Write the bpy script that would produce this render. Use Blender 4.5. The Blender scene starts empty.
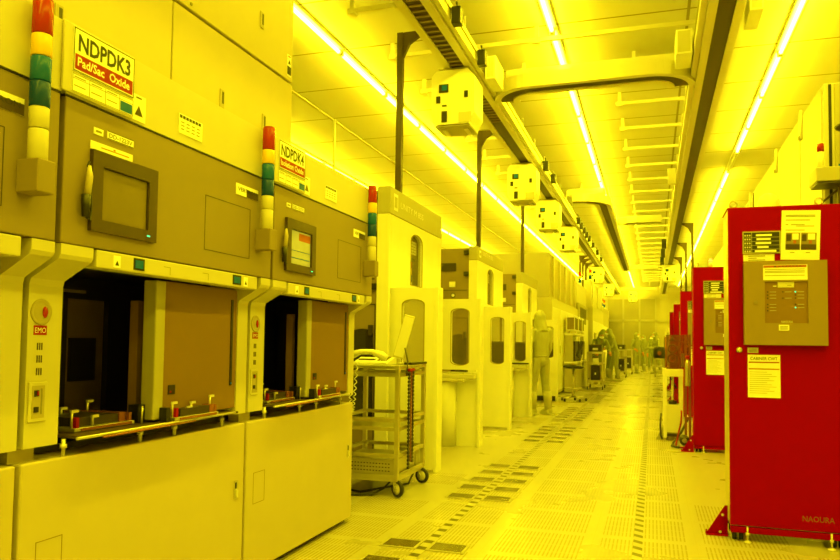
import bpy, bmesh, math, random
from mathutils import Vector, Matrix
random.seed(7)
PI = math.pi
SC = bpy.context.scene
COL = SC.collection

# ------------------------------------------------------------------ camera
F, YAW, PITCH, ROLL, CXP, CYP = 725.0, 0.310394, 0.0492098, 0.0130051, 420.0, 306.63
cd = bpy.data.cameras.new('camera'); cam = bpy.data.objects.new('camera', cd); COL.objects.link(cam)
cd.sensor_fit = 'HORIZONTAL'; cd.sensor_width = 36.0; cd.lens = F / 840 * 36
cd.shift_x = 0.0; cd.shift_y = (CYP - 280) / 840; cd.clip_start = .05; cd.clip_end = 200
_cy, _sy, _cp, _sp = math.cos(YAW), math.sin(YAW), math.cos(PITCH), math.sin(PITCH)
_f = Vector((-_sy*_cp, _cy*_cp, _sp)); _r = Vector((_cy, _sy, 0)); _u = _r.cross(_f)
_r2 = math.cos(ROLL)*_r + math.sin(ROLL)*_u; _u2 = -math.sin(ROLL)*_r + math.cos(ROLL)*_u
cam.matrix_world = Matrix(((_r2.x, _u2.x, -_f.x, 0), (_r2.y, _u2.y, -_f.y, 0), (_r2.z, _u2.z, -_f.z, 1.22), (0, 0, 0, 1)))
SC.camera = cam
# ------------------------------------------------------------------ world, lamps, exposure
LAMP = (1.0, 0.84, 0.0085)          # yellow cleanroom tubes: no blue at all
TUBE_POWER = 132.0
w = bpy.data.worlds.new('world'); SC.world = w; w.use_nodes = True
w.node_tree.nodes['Background'].inputs[0].default_value = (1.0, .8, .01, 1)
w.node_tree.nodes['Background'].inputs[1].default_value = 0.05
SC.view_settings.view_transform = 'Standard'; SC.view_settings.look = 'None'
SC.view_settings.exposure = 0.17; SC.view_settings.gamma = 1.0; SC.view_settings.use_curve_mapping = False
SC.cycles.max_bounces = 8; SC.cycles.diffuse_bounces = 5; SC.cycles.glossy_bounces = 4
SC.cycles.transmission_bounces = 6; SC.cycles.transparent_max_bounces = 8
SC.cycles.sample_clamp_indirect = 6.0; SC.cycles.use_denoising = True
SC.cycles.caustics_reflective = False; SC.cycles.caustics_refractive = False
ROW_X = (-3.5, -1.03, 1.42)          # the rows of tubes along the ceiling
ROW_POWER = 240.0
def row_lamp(x, y0, y1, z=4.60):      # the tubes of a row that hang behind the camera
    l = bpy.data.lights.new('ceiling_row_lamp', 'AREA'); l.shape = 'RECTANGLE'
    l.size = .06; l.size_y = y1 - y0; l.energy = ROW_POWER * (y1 - y0) / 10; l.color = LAMP
    o = bpy.data.objects.new('ceiling_row_lamp', l); o.location = (x, (y0+y1)/2, z); COL.objects.link(o)
for x, y in zip(ROW_X, (6.2, 6.4, 7.6)): row_lamp(x, -4.0, y - .2)

# ------------------------------------------------------------------ materials
def mat(name, col, rough=.5, metal=0.0, var=.04, scale=6.0, coat=0.0, spec=.5, emit=None, alpha=1.0, trans=0.0, bump=0.0, bscale=40):
    m = bpy.data.materials.new(name); m.use_nodes = True
    nt = m.node_tree; b = nt.nodes['Principled BSDF']
    b.inputs['Roughness'].default_value = rough; b.inputs['Metallic'].default_value = metal
    b.inputs['Coat Weight'].default_value = coat; b.inputs['Specular IOR Level'].default_value = spec
    b.inputs['Alpha'].default_value = alpha; b.inputs['Transmission Weight'].default_value = trans
    tc = nt.nodes.new('ShaderNodeTexCoord'); n = nt.nodes.new('ShaderNodeTexNoise'); n.inputs['Scale'].default_value = scale
    n.inputs['Detail'].default_value = 3
    nt.links.new(tc.outputs['Object'], n.inputs['Vector'])
    mx = nt.nodes.new('ShaderNodeMix'); mx.data_type = 'RGBA'
    mx.inputs['A'].default_value = (*[c*(1-var) for c in col], 1); mx.inputs['B'].default_value = (*[min(1, c*(1+var)) for c in col], 1)
    nt.links.new(n.outputs['Fac'], mx.inputs['Factor']); nt.links.new(mx.outputs['Result'], b.inputs['Base Color'])
    if bump:
        n2 = nt.nodes.new('ShaderNodeTexNoise'); n2.inputs['Scale'].default_value = bscale; n2.inputs['Detail'].default_value = 4
        nt.links.new(tc.outputs['Object'], n2.inputs['Vector'])
        bp = nt.nodes.new('ShaderNodeBump'); bp.inputs['Strength'].default_value = bump; bp.inputs['Distance'].default_value = .02
        nt.links.new(n2.outputs['Fac'], bp.inputs['Height']); nt.links.new(bp.outputs['Normal'], b.inputs['Normal'])
    if emit:
        b.inputs['Emission Color'].default_value = (*emit[0], 1); b.inputs['Emission Strength'].default_value = emit[1]
    return m
M = {}
M['cream'] = mat('cream_enamel', (.82, .81, .74), .38)
M['beige'] = mat('beige_enamel', (.535, .465, .35), .42, spec=.3)
M['ivory'] = mat('ivory_enamel', (.56, .52, .41), .42, spec=.3)
M['beige2'] = mat('beige_panel', (.40, .345, .26), .42, spec=.3)
M['cream2'] = mat('cream_panel', (.60, .57, .48), .45)
M['white'] = mat('white_enamel', (.86, .85, .80), .35)
M['tan'] = mat('taupe_panel', (.26, .20, .135), .5, spec=.3)
M['tan2'] = mat('light_taupe', (.43, .40, .33), .45)
M['brown'] = mat('brown_shutter', (.24, .14, .05), .5, spec=.2)
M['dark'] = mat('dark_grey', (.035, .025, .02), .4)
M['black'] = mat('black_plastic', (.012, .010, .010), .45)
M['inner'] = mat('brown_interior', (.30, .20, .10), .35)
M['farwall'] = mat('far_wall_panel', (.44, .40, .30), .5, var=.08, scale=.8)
M['suit3'] = mat('mid_green_suit', (.30, .31, .19), .8, bump=.9, bscale=9)  # darker, greener suit for some of the people far down the aisle
M['bezel'] = mat('bezel_grey', (.075, .05, .028), .4, spec=.25)
M['screen'] = mat('grey_screen', (.20, .155, .07), .25, var=.12, scale=9, spec=.25)
M['screen2'] = mat('lit_screen', (.35, .36, .2), .2, var=.2, scale=14, emit=((.45, .40, .05), .22))
M['red'] = mat('red_enamel', (.275, .0, .02), .5, var=.03, spec=.03)
M['redlens'] = mat('red_lens', (.34, .012, .004), .25, spec=.4)
M['amberlens'] = mat('amber_lens', (.75, .50, .05), .25, spec=.4)
M['greenlens'] = mat('green_lens', (.010, .115, .9), .25, spec=.3)
M['greenlens2'] = mat('dark_green_lens', (.006, .055, .6), .25, spec=.3)
M['greenlcd'] = mat('green_display', (.010, .12, .9), .35, spec=.2)
M['steel'] = mat('brushed_steel', (.60, .57, .48), .3, metal=.75)
M['alu'] = mat('cream_aluminium', (.68, .65, .56), .35, metal=.25)
M['brown_rail'] = mat('dark_rail_slot', (.045, .025, .012), .45, spec=.3)
M['post'] = mat('bronze_post', (.075, .05, .025), .45, spec=.3)
M['glass'] = mat('smoked_glass', (.02, .016, .012), .05, coat=.3)
M['paper'] = mat('paper', (.85, .84, .78), .7)
M['ink'] = mat('ink', (.02, .018, .015), .6)
M['greyink'] = mat('grey_ink', (.22, .2, .15), .6)
M['signred'] = mat('sign_red', (.30, .006, .008), .5, spec=.15)
M['orange'] = mat('orange_stripe', (.42, .11, .01), .5, spec=.2)
M['copper'] = mat('copper_brown', (.30, .10, .03), .25, metal=.3)
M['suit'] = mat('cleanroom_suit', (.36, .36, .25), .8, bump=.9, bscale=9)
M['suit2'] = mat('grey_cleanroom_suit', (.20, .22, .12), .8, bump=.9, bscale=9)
M['bootcloth'] = mat('boot_cloth', (.44, .43, .32), .8, bump=.4, bscale=20)
M['skin'] = mat('skin', (.62, .36, .25), .5)
M['glove'] = mat('orange_glove', (.60, .22, .06), .5)
M['rubber'] = mat('rubber', (.02, .018, .016), .6)
M['tape'] = mat('yellow_tape', (.60, .57, .48), .4)
M['tapedark'] = mat('dark_tape_block', (.09, .07, .04), .45)
M['duct'] = mat('pale_duct', (.74, .72, .64), .3)
M['goldsheen'] = mat('gold_side_reflection', (.62, .50, .3), .3, metal=.5)  # yellow reflection on the glossy red cabinet side, painted in as base colour
M['gold'] = mat('beige_box', (.29, .205, .11), .5, spec=.2)
M['dim_tube'] = mat('unlit_tube', (.8, .8, .75), .3)
M['led'] = mat('red_led', (.8, .05, .02), .3, emit=((1, .12, .01), 6))
M['ledgreen'] = mat('green_led', (.05, .6, .3), .3, emit=((.05, .8, .35), 1.5))
M['vinyl'] = mat('clear_curtain', (.60, .58, .5), .2, var=.1, scale=2)

def emitter(name, col, s):
    m = bpy.data.materials.new(name); m.use_nodes = True; nt = m.node_tree; nt.nodes.clear()
    e = nt.nodes.new('ShaderNodeEmission'); e.inputs[0].default_value = (*col, 1); e.inputs[1].default_value = s
    o = nt.nodes.new('ShaderNodeOutputMaterial'); nt.links.new(e.outputs[0], o.inputs[0]); return m
M['tube'] = emitter('lit_fluorescent_tube', LAMP, TUBE_POWER)

# window glass the photo shows as clear panes
def clear_glass():
    m = bpy.data.materials.new('clear_pane'); m.use_nodes = True; nt = m.node_tree; b = nt.nodes['Principled BSDF']
    b.inputs['Base Color'].default_value = (.30, .24, .15, 1); b.inputs['Roughness'].default_value = .05
    b.inputs['Alpha'].default_value = .20; return m
M['clear'] = clear_glass()
def smoke_acrylic():
    m = bpy.data.materials.new('amber_acrylic'); m.use_nodes = True; nt = m.node_tree; b = nt.nodes['Principled BSDF']
    b.inputs['Base Color'].default_value = (.20, .055, .012, 1); b.inputs['Roughness'].default_value = .12
    b.inputs['Alpha'].default_value = .55; return m
M['acrylic'] = smoke_acrylic()

def N(nt, t, **k):
    n = nt.nodes.new(t)
    for a, b in k.items(): setattr(n, a, b)
    return n
def math_node(nt, op, a, b=None, c=None):
    n = N(nt, 'ShaderNodeMath', operation=op)
    for i, v in enumerate((a, b, c)):
        if v is None: continue
        if isinstance(v, (int, float)): n.inputs[i].default_value = v
        else: nt.links.new(v, n.inputs[i])
    return n.outputs[0]
TILE = .61; TX0 = -.355; TY0 = 4.83
def floor_material():
    m = bpy.data.materials.new('raised_floor_tiles'); m.use_nodes = True; nt = m.node_tree; b = nt.nodes['Principled BSDF']
    g = N(nt, 'ShaderNodeNewGeometry'); s = N(nt, 'ShaderNodeSeparateXYZ'); nt.links.new(g.outputs['Position'], s.inputs[0])
    X, Y = s.outputs[0], s.outputs[1]
    tx = math_node(nt, 'DIVIDE', math_node(nt, 'SUBTRACT', X, TX0), TILE); ty = math_node(nt, 'DIVIDE', math_node(nt, 'SUBTRACT', Y, TY0), TILE)
    fx = math_node(nt, 'SUBTRACT', tx, math_node(nt, 'FLOOR', tx)); fy = math_node(nt, 'SUBTRACT', ty, math_node(nt, 'FLOOR', ty))
    ix = math_node(nt, 'FLOOR', tx); iy = math_node(nt, 'FLOOR', ty)
    ax = math_node(nt, 'ABSOLUTE', math_node(nt, 'SUBTRACT', fx, .5)); ay = math_node(nt, 'ABSOLUTE', math_node(nt, 'SUBTRACT', fy, .5))
    inx = math_node(nt, 'LESS_THAN', ax, .42); iny = math_node(nt, 'LESS_THAN', ay, .435)
    slot = math_node(nt, 'LESS_THAN', math_node(nt, 'FRACT', math_node(nt, 'MULTIPLY', fx, 26.0)), .40)
    brk = math_node(nt, 'LESS_THAN', math_node(nt, 'FRACT', math_node(nt, 'MULTIPLY', fy, 4.0)), .93)
    cells = N(nt, 'ShaderNodeCombineXYZ'); nt.links.new(ix, cells.inputs[0]); nt.links.new(iy, cells.inputs[1])
    wn = N(nt, 'ShaderNodeTexWhiteNoise', noise_dimensions='2D'); nt.links.new(cells.outputs[0], wn.inputs['Vector'])
    # every tile of the three aisle columns is perforated, elsewhere only some
    aisle = math_node(nt, 'MULTIPLY', math_node(nt, 'GREATER_THAN', ix, -2.5), math_node(nt, 'LESS_THAN', ix, .5))
    near = math_node(nt, 'LESS_THAN', iy, -.5)
    some = math_node(nt, 'GREATER_THAN', wn.outputs['Value'], .62)
    perf = math_node(nt, 'MAXIMUM', math_node(nt, 'MAXIMUM', aisle, near), some)
    hole = slot
    for v in (brk, inx, iny, perf): hole = math_node(nt, 'MULTIPLY', hole, v)
    seam = math_node(nt, 'MAXIMUM', math_node(nt, 'GREATER_THAN', ax, .4965), math_node(nt, 'GREATER_THAN', ay, .4965))
    # screws near the tile corners
    dx = math_node(nt, 'SUBTRACT', ax, .468); dy = math_node(nt, 'SUBTRACT', ay, .468)
    dd = math_node(nt, 'ADD', math_node(nt, 'MULTIPLY', dx, dx), math_node(nt, 'MULTIPLY', dy, dy))
    screw = math_node(nt, 'LESS_THAN', dd, .00009)
    n = N(nt, 'ShaderNodeTexNoise'); n.inputs['Scale'].default_value = 1.3; n.inputs['Detail'].default_value = 4
    nt.links.new(g.outputs['Position'], n.inputs['Vector'])
    c1 = N(nt, 'ShaderNodeMix', data_type='RGBA'); c1.inputs['A'].default_value = (.44, .41, .33, 1); c1.inputs['B'].default_value = (.50, .47, .385, 1)
    nt.links.new(n.outputs['Fac'], c1.inputs['Factor'])
    c2 = N(nt, 'ShaderNodeMix', data_type='RGBA'); c2.inputs['B'].default_value = (.31, .255, .165, 1)
    nt.links.new(c1.outputs['Result'], c2.inputs['A']); nt.links.new(hole, c2.inputs['Factor'])
    c3 = N(nt, 'ShaderNodeMix', data_type='RGBA'); c3.inputs['B'].default_value = (.42, .38, .28, 1)
    nt.links.new(c2.outputs['Result'], c3.inputs['A']); nt.links.new(math_node(nt, 'MAXIMUM', math_node(nt, 'MULTIPLY', seam, .6), screw), c3.inputs['Factor'])
    nt.links.new(c3.outputs['Result'], b.inputs['Base Color'])
    r = math_node(nt, 'ADD', math_node(nt, 'MULTIPLY', hole, .12), math_node(nt, 'MULTIPLY_ADD', n.outputs['Fac'], .12, .225))
    nt.links.new(r, b.inputs['Roughness']); return m
def ceiling_material():
    m = bpy.data.materials.new('filter_ceiling'); m.use_nodes = True; nt = m.node_tree; b = nt.nodes['Principled BSDF']
    g = N(nt, 'ShaderNodeNewGeometry'); s = N(nt, 'ShaderNodeSeparateXYZ'); nt.links.new(g.outputs['Position'], s.inputs[0])
    ty = math_node(nt, 'FRACT', math_node(nt, 'DIVIDE', math_node(nt, 'SUBTRACT', s.outputs[1], 7.75), 1.2))
    tx = math_node(nt, 'FRACT', math_node(nt, 'DIVIDE', math_node(nt, 'SUBTRACT', s.outputs[0], .35), 2.545))
    ly = math_node(nt, 'LESS_THAN', ty, .022); lx = math_node(nt, 'LESS_THAN', tx, .012)
    line = math_node(nt, 'MAXIMUM', ly, lx)
    n = N(nt, 'ShaderNodeTexNoise'); n.inputs['Scale'].default_value = .6; nt.links.new(g.outputs['Position'], n.inputs['Vector'])
    c1 = N(nt, 'ShaderNodeMix', data_type='RGBA'); c1.inputs['A'].default_value = (.60, .58, .52, 1); c1.inputs['B'].default_value = (.70, .68, .62, 1)
    nt.links.new(n.outputs['Fac'], c1.inputs['Factor'])
    c2 = N(nt, 'ShaderNodeMix', data_type='RGBA'); c2.inputs['B'].default_value = (.24, .19, .11, 1)
    nt.links.new(c1.outputs['Result'], c2.inputs['A']); nt.links.new(line, c2.inputs['Factor'])
    nt.links.new(c2.outputs['Result'], b.inputs['Base Color']); b.inputs['Roughness'].default_value = .45
    return m
M['floor'] = floor_material(); M['ceiling'] = ceiling_material()
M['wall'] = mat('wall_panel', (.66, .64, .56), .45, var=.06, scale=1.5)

# ------------------------------------------------------------------ mesh helpers
class MB:
    def __init__(s): s.bm = bmesh.new(); s.mi = 0; s.mats = []
    def use(s, m):
        if m not in s.mats: s.mats.append(m)
        s.mi = s.mats.index(m); return s
    def face(s, vs, smooth=False):
        try:
            f = s.bm.faces.new(vs); f.material_index = s.mi; f.smooth = smooth; return f
        except ValueError: return None
    def box(s, x0, x1, y0, y1, z0, z1, bev=0.0, mtx=None):
        x0, x1 = min(x0, x1), max(x0, x1); y0, y1 = min(y0, y1), max(y0, y1); z0, z1 = min(z0, z1), max(z0, z1)
        v = [s.bm.verts.new((x, y, z)) for z in (z0, z1) for y in (y0, y1) for x in (x0, x1)]
        fs = [s.face([v[i] for i in q]) for q in ((0, 2, 3, 1), (4, 5, 7, 6), (0, 1, 5, 4), (2, 6, 7, 3), (0, 4, 6, 2), (1, 3, 7, 5))]
        if bev > 0:
            es = list({e for f in fs for e in f.edges})
            r = bmesh.ops.bevel(s.bm, geom=es, offset=min(bev, .45*min(x1-x0, y1-y0, z1-z0)), segments=2, affect='EDGES', profile=.5)
            for f in r['faces']: f.material_index = s.mi
            v = list({q for f in r['faces'] for q in f.verts} | {q for q in v if q.is_valid})
        if mtx is not None: bmesh.ops.transform(s.bm, matrix=mtx, verts=v)
        return s
    def prism(s, poly, axis, d0, d1, smooth=False):
        # poly: 2-D outline; axis x: (y,z); axis y: (x,z); axis z: (x,y)
        def P(a, b, d): return (d, a, b) if axis == 'x' else (a, d, b) if axis == 'y' else (a, b, d)
        A = [s.bm.verts.new(P(a, b, d0)) for a, b in poly]; B = [s.bm.verts.new(P(a, b, d1)) for a, b in poly]
        s.face(A[::-1]); s.face(B); n = len(poly)
        for i in range(n): s.face([A[i], A[(i+1) % n], B[(i+1) % n], B[i]], smooth)
        return s
    def ring_frame(s, outer, inner, axis, d0, d1):
        # a plate with a hole; outer and inner have the same number of points
        def P(a, b, d): return (d, a, b) if axis == 'x' else (a, d, b) if axis == 'y' else (a, b, d)
        n = len(outer)
        o0 = [s.bm.verts.new(P(a, b, d0)) for a, b in outer]; o1 = [s.bm.verts.new(P(a, b, d1)) for a, b in outer]
        i0 = [s.bm.verts.new(P(a, b, d0)) for a, b in inner]; i1 = [s.bm.verts.new(P(a, b, d1)) for a, b in inner]
        for k in range(n):
            j = (k+1) % n
            s.face([o0[k], o0[j], i0[j], i0[k]]); s.face([o1[j], o1[k], i1[k], i1[j]])
            s.face([o0[j], o0[k], o1[k], o1[j]]); s.face([i0[k], i0[j], i1[j], i1[k]])
        return s
    def tube(s, pts, r, seg=8, cap=True):
        pts = [Vector(p) for p in pts]; rs = r if isinstance(r, (list, tuple)) else [r]*len(pts)
        rings = []; up = None
        for i, p in enumerate(pts):
            t = (pts[min(i+1, len(pts)-1)] - pts[max(i-1, 0)]).normalized()
            if up is None:
                up = Vector((0, 0, 1)) if abs(t.z) < .9 else Vector((1, 0, 0))
            a = (up - t*up.dot(t))
            if a.length < 1e-5: a = Vector((0, 1, 0)) - t*t.y
            a.normalize(); b = t.cross(a); up = a
            rings.append([s.bm.verts.new(p + rs[i]*(math.cos(2*PI*k/seg)*a + math.sin(2*PI*k/seg)*b)) for k in range(seg)])
        for A, B in zip(rings, rings[1:]):
            for k in range(seg): s.face([A[k], A[(k+1) % seg], B[(k+1) % seg], B[k]], True)
        if cap: s.face(rings[0][::-1]); s.face(rings[-1])
        return s
    def cyl(s, p0, p1, r, seg=16): return s.tube([p0, p1], r, seg)
    def lathe(s, c, prof, seg=24, axis='z'):
        # prof: (radius, height) pairs
        c = Vector(c); rings = []
        def P(r, h, a):
            x, y = r*math.cos(a), r*math.sin(a)
            return c + (Vector((x, y, h)) if axis == 'z' else Vector((h, x, y)) if axis == 'x' else Vector((x, h, y)))
        for r, h in prof: rings.append([s.bm.verts.new(P(max(r, 1e-4), h, 2*PI*k/seg)) for k in range(seg)])
        for A, B in zip(rings, rings[1:]):
            for k in range(seg): s.face([A[k], A[(k+1) % seg], B[(k+1) % seg], B[k]], True)
        s.face(rings[0][::-1]); s.face(rings[-1]); return s
    def ball(s, c, r, sx=1, sy=1, sz=1, seg=14, rot=None):
        m = Matrix.Translation(Vector(c)) @ (rot.to_4x4() if rot else Matrix()) @ Matrix.Diagonal((r*sx, r*sy, r*sz, 1))
        v = bmesh.ops.create_uvsphere(s.bm, u_segments=seg, v_segments=max(6, seg*2//3), radius=1, matrix=m)['verts']
        for f in {f for q in v for f in q.link_faces}: f.material_index = s.mi; f.smooth = True
        return s
    def torus(s, c, R, r, axis='z', seg=20, sides=8, a0=0, a1=2*PI):
        c = Vector(c); closed = abs(a1-a0-2*PI) < 1e-6; n = seg if closed else seg+1; pts = []
        for k in range(n):
            a = a0 + (a1-a0)*k/seg; x, y = R*math.cos(a), R*math.sin(a)
            pts.append(c + (Vector((x, y, 0)) if axis == 'z' else Vector((0, x, y)) if axis == 'x' else Vector((x, 0, y))))
        if closed: pts += [pts[0], pts[1]]
        return s.tube(pts, r, sides, not closed)
    def text(s, txt, at, u, v, size, stretch=1.0, mid=False, fit=None, bold=0.0):
        c = bpy.data.curves.new('t', 'FONT'); c.body = txt; c.size = size; c.resolution_u = 2; c.offset = bold
        o = bpy.data.objects.new('t', c); COL.objects.link(o)
        me = bpy.data.meshes.new_from_object(o.evaluated_get(bpy.context.evaluated_depsgraph_get()))
        xs = [q.co.x for q in me.vertices] or [0]
        wd = (max(xs)-min(xs)) or 1; k = (fit/wd) if fit else stretch; x0 = min(xs) + (wd/2 if mid else 0)
        at, u, v = Vector(at), Vector(u), Vector(v); vs = [s.bm.verts.new(at + u*(q.co.x-x0)*k + v*q.co.y) for q in me.vertices]
        for p in me.polygons: s.face([vs[i] for i in p.vertices])
        bpy.data.objects.remove(o); bpy.data.curves.remove(c); bpy.data.meshes.remove(me); return s
    def quad(s, *p): s.face([s.bm.verts.new(q) for q in p]); return s
    def build(s, name, m=None, parent=None, base=None):
        if m is not None and not s.mats: s.mats = [m]
        bmesh.ops.recalc_face_normals(s.bm, faces=s.bm.faces)
        off = Vector((0, 0, 0)); p = parent
        if parent is not None: off = Vector(parent['_base'])
        elif base is not None: off = Vector(base)
        bmesh.ops.translate(s.bm, vec=-off, verts=s.bm.verts)
        me = bpy.data.meshes.new(name); s.bm.to_mesh(me); s.bm.free()
        for q in s.mats: me.materials.append(q)
        o = bpy.data.objects.new(name, me); COL.objects.link(o)
        if parent is not None: o.parent = parent; o['_base'] = parent['_base']
        else: o.location = off; o['_base'] = tuple(off)
        return o
def tag(o, label, cat, group=None, kind=None):
    o['label'] = label; o['category'] = cat
    if group: o['group'] = group
    if kind: o['kind'] = kind
    return o
def thing(name, label, cat, base, group=None):
    o = bpy.data.objects.new(name, None); COL.objects.link(o); o.location = base; o['_base'] = tuple(base)
    o.empty_display_size = .1
    return tag(o, label, cat, group)
def struct(o): o['kind'] = 'structure'; return o
def dup(o, parent=None, loc=None):
    c = o.copy(); COL.objects.link(c)
    if parent is not None: c.parent = parent
    if loc is not None: c.location = loc
    for ch in list(o.children): dup(ch, c)
    return c
def B(*a, bev=0.0): return MB().box(*a, bev=bev)
ORD = ['first', 'second', 'third', 'fourth', 'fifth', 'sixth', 'seventh', 'eighth', 'ninth', 'tenth', 'eleventh', 'twelfth', 'thirteenth', 'fourteenth', 'fifteenth', 'sixteenth', 'seventeenth', 'eighteenth', 'nineteenth', 'twentieth', 'twenty-first', 'twenty-second', 'twenty-third', 'twenty-fourth', 'twenty-fifth', 'twenty-sixth', 'twenty-seventh', 'twenty-eighth', 'twenty-ninth', 'thirtieth', 'thirty-first', 'thirty-second', 'thirty-third', 'thirty-fourth']

# ================================================================== THE SETTING
XL, XR, Y0, Y1, ZC = -7.6, 3.6, -4.5, 45.0, 4.68
struct(B(XL, XR, Y0, Y1, -.06, 0).build('floor', M['floor']))
struct(B(XL, XR, Y0, Y1, ZC, ZC+.06).build('ceiling', M['ceiling']))
struct(B(XL-.1, XL, Y0, Y1, 0, ZC).build('wall_left', M['wall']))
struct(B(XR, XR+.1, Y0, Y1, 0, ZC).build('wall_right', M['wall']))
struct(B(XL, XR, Y0-.1, Y0, 0, ZC).build('wall_near', M['wall']))
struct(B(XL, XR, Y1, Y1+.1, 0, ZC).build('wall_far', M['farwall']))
fw = MB().use(M['tan2'])
fw.box(-2.6, .9, 44.9, 45, 3.95, 4.1)
for x in (-2.6, -1.65, -.72, .2): fw.box(x-.05, x+.05, 44.9, 45, 0, 3.95)
fw.box(-2.6, .9, 44.9, 45, 2.62, 2.74)
struct(fw.build('window_1', M['tan2']))
M['pane'] = mat('far_window_pane', (.30, .27, .18), .25, var=.15, scale=1.2)
struct(B(-2.55, .2, 44.93, 44.97, .0, 3.95).build('window_2', M['pane']))
struct(B(.9, 1.5, 44.7, 45, 0, 2.3).build('door_1', M['tan2']))
# partition post and rail of the ceiling void on the far left
struct(B(-4.72, -4.69, 10.18, 10.21, 0, ZC).build('trim_1', M['cream2']))
struct(B(-4.76, -4.72, 2.0, 45, ZC-.02, ZC).build('trim_2', M['tan2']))

# ------------------------------------------------------------------ fluorescent tubes
def tube_light(name, x, y0, y1, label, group, lit=True):
    base = (x, y0, ZC)
    t = thing(name, label, 'light', base, group)
    B(x-.05, x+.05, y0+.01, y1-.01, ZC-.035, ZC-.0005, bev=.006).build('housing', M['white'], t)
    b = MB()
    b.tube([(x, y0+.05, ZC-.062), (x, y1-.05, ZC-.062)], .021, 8)
    b.build('tube', M['tube'] if lit else M['dim_tube'], t)
    for y in (y0+.03, y1-.03): B(x-.025, x+.025, y-.018, y+.018, ZC-.087, ZC-.036).build('lamp_holder', M['alu'], t)
    return t
rows = [(-3.5, 6.2, 26, 'over the left tools'), (-1.03, 6.3, 26, 'above mid aisle'), (1.42, 7.62, 24, 'above the red cabinets'), (-6.05, 9.6, 20, 'at the far left')]
for rx, y, n, where in rows:
    for k in range(n):
        y0 = y + 1.5*k
        off = (rx > 1 and k == 4)
        lab = ('unlit' if off else 'lit') + ' ceiling tube, %s from near end, row %s' % (ORD[k], where)
        tube_light('fluorescent_tube_light', rx, y0, y0+1.5, lab, 'ceiling tubes ' + where, not off)

# ------------------------------------------------------------------ ceiling struts
def strut(x0, x1, y, label, group, z=4.52):
    t = thing('ceiling_strut', label, 'ceiling strut', ((x0+x1)/2, y, ZC), group)
    B(x0, x1, y-.02, y+.02, z-.02, z+.025).build('channel', M['alu'], t)
    for x in (x0+.04, (x0+x1)/2, x1-.04) if x1-x0 > 1.5 else (x0+.05, x1-.05):
        b = MB().use(M['alu']); b.box(x-.022, x+.022, y-.022, y+.022, z, ZC-.001)
        b.box(x-.04, x+.04, y-.04, y+.04, z-.04, z-.02); b.build('hanger', M['alu'], t)
strut(-2.9, .52, 7.75, 'long cream strut hung across the whole aisle ceiling, the nearest one', 'ceiling struts')
for k in range(1, 27):
    y = 7.75 + 1.2*k
    if y > 8.2 and k != 1: strut(-.47, .50, y, 'short cream hanging strut left of the right track, %s from the near end' % ORD[k-1], 'ceiling struts')
    if k < 24: strut(-2.9, -2.3, y - 1.2 if k == 0 else y, 'short cream hanging strut left of the left track, %s from the near end' % ORD[k], 'ceiling struts')
strut(-2.9, -2.3, 6.55, 'short cream hanging strut left of the left track, first from the near end', 'ceiling struts')

# ------------------------------------------------------------------ overhead vehicle tracks
ZR = 4.2
def offset_path(pts, d):
    out = []
    for i, p in enumerate(pts):
        a = Vector(pts[max(0, i-1)]); b = Vector(pts[min(len(pts)-1, i+1)]); t = (b-a).normalized()
        out.append((p[0] + d*t.y, p[1] - d*t.x))
    return out
def sweep(b, pts, d, w_, z0, z1):
    L, R = offset_path(pts, d-w_/2), offset_path(pts, d+w_/2); rows_ = []
    for (lx, ly), (rx, ry) in zip(L, R): rows_.append([b.bm.verts.new(q) for q in ((lx, ly, z0), (rx, ry, z0), (rx, ry, z1), (lx, ly, z1))])
    for A, C in zip(rows_, rows_[1:]):
        for k in range(4): b.face([A[k], A[(k+1) % 4], C[(k+1) % 4], C[k]])
    b.face(rows_[0][::-1]); b.face(rows_[-1])
def track(name, pts, label, side=None, ladder=None, tall=.16, rods=True):
    t = thing(name, label, 'track', (*pts[0], ZR), 'overhead vehicle tracks')
    for d, nm in ((-.115, 'side_beam'), (.115, 'side_beam')):
        b = MB(); sweep(b, pts, d, .08, ZR, ZR+tall); b.build(nm, M['alu'], t)
    b = MB(); sweep(b, pts, 0, .149, ZR+.014, ZR+tall-.01); b.build('slot', M['brown_rail'], t)
    if side:
        b = MB(); sweep(b, pts, side*.187, .055, ZR+.03, ZR+.20); b.build('cable_duct', M['alu'], t)
        b = MB(); sweep(b, pts, side*.222, .012, ZR+.12, ZR+.135); b.build('duct_lip', M['tan2'], t)
    if ladder:
        y = ladder[0]
        while y < ladder[1]: B(pts[0][0]-.07, pts[0][0]+.07, y, y+.03, ZR+.004, ZR+.0135).build('rung', M['tan'], t); y += .11
    b = MB()
    for i in range(0, len(pts)-1):
        a, c = Vector(pts[i]), Vector(pts[i+1]); L = (c-a).length
        if L < 1.0 or not rods: continue
        for k in range(int(L/1.2)+1):
            p = a + (c-a)*min(1, (k*1.2+.3)/L)
            nv = Vector(((c-a).y, -(c-a).x))/L*.115; b.tube([(p.x+nv.x, p.y+nv.y, ZR+tall), (p.x+nv.x, p.y+nv.y, ZC-.001)], .012, 6)
    if len(b.bm.verts): b.build('hanger_rods', M['alu'], t)
    else: b.bm.free()
    return t
def arc(cx, cy, r, a0, a1, n=10): return [(cx + r*math.cos(a0+(a1-a0)*k/n), cy + r*math.sin(a0+(a1-a0)*k/n)) for k in range(n+1)]
AX, BX, CX = -2.0, .63, -1.0
track('overhead_track', [(AX, 1.0), (AX, 44.5)], 'long straight overhead track above the left tools carrying white vehicles', side=1, ladder=(5.2, 9.6))
track('overhead_track', [(BX, 1.0), (BX, 44.5)], 'long straight overhead track above the red cabinets', side=-1)
track('overhead_track', arc(AX+.30+.36, 8.76, .36, PI*1.0, 1.5*PI, 10) + arc(BX-.30-.36, 8.74, .36, 1.5*PI, 2*PI, 10),
      'curved cross track joining the left and right tracks nearest the camera', side=None, rods=False)
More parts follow.
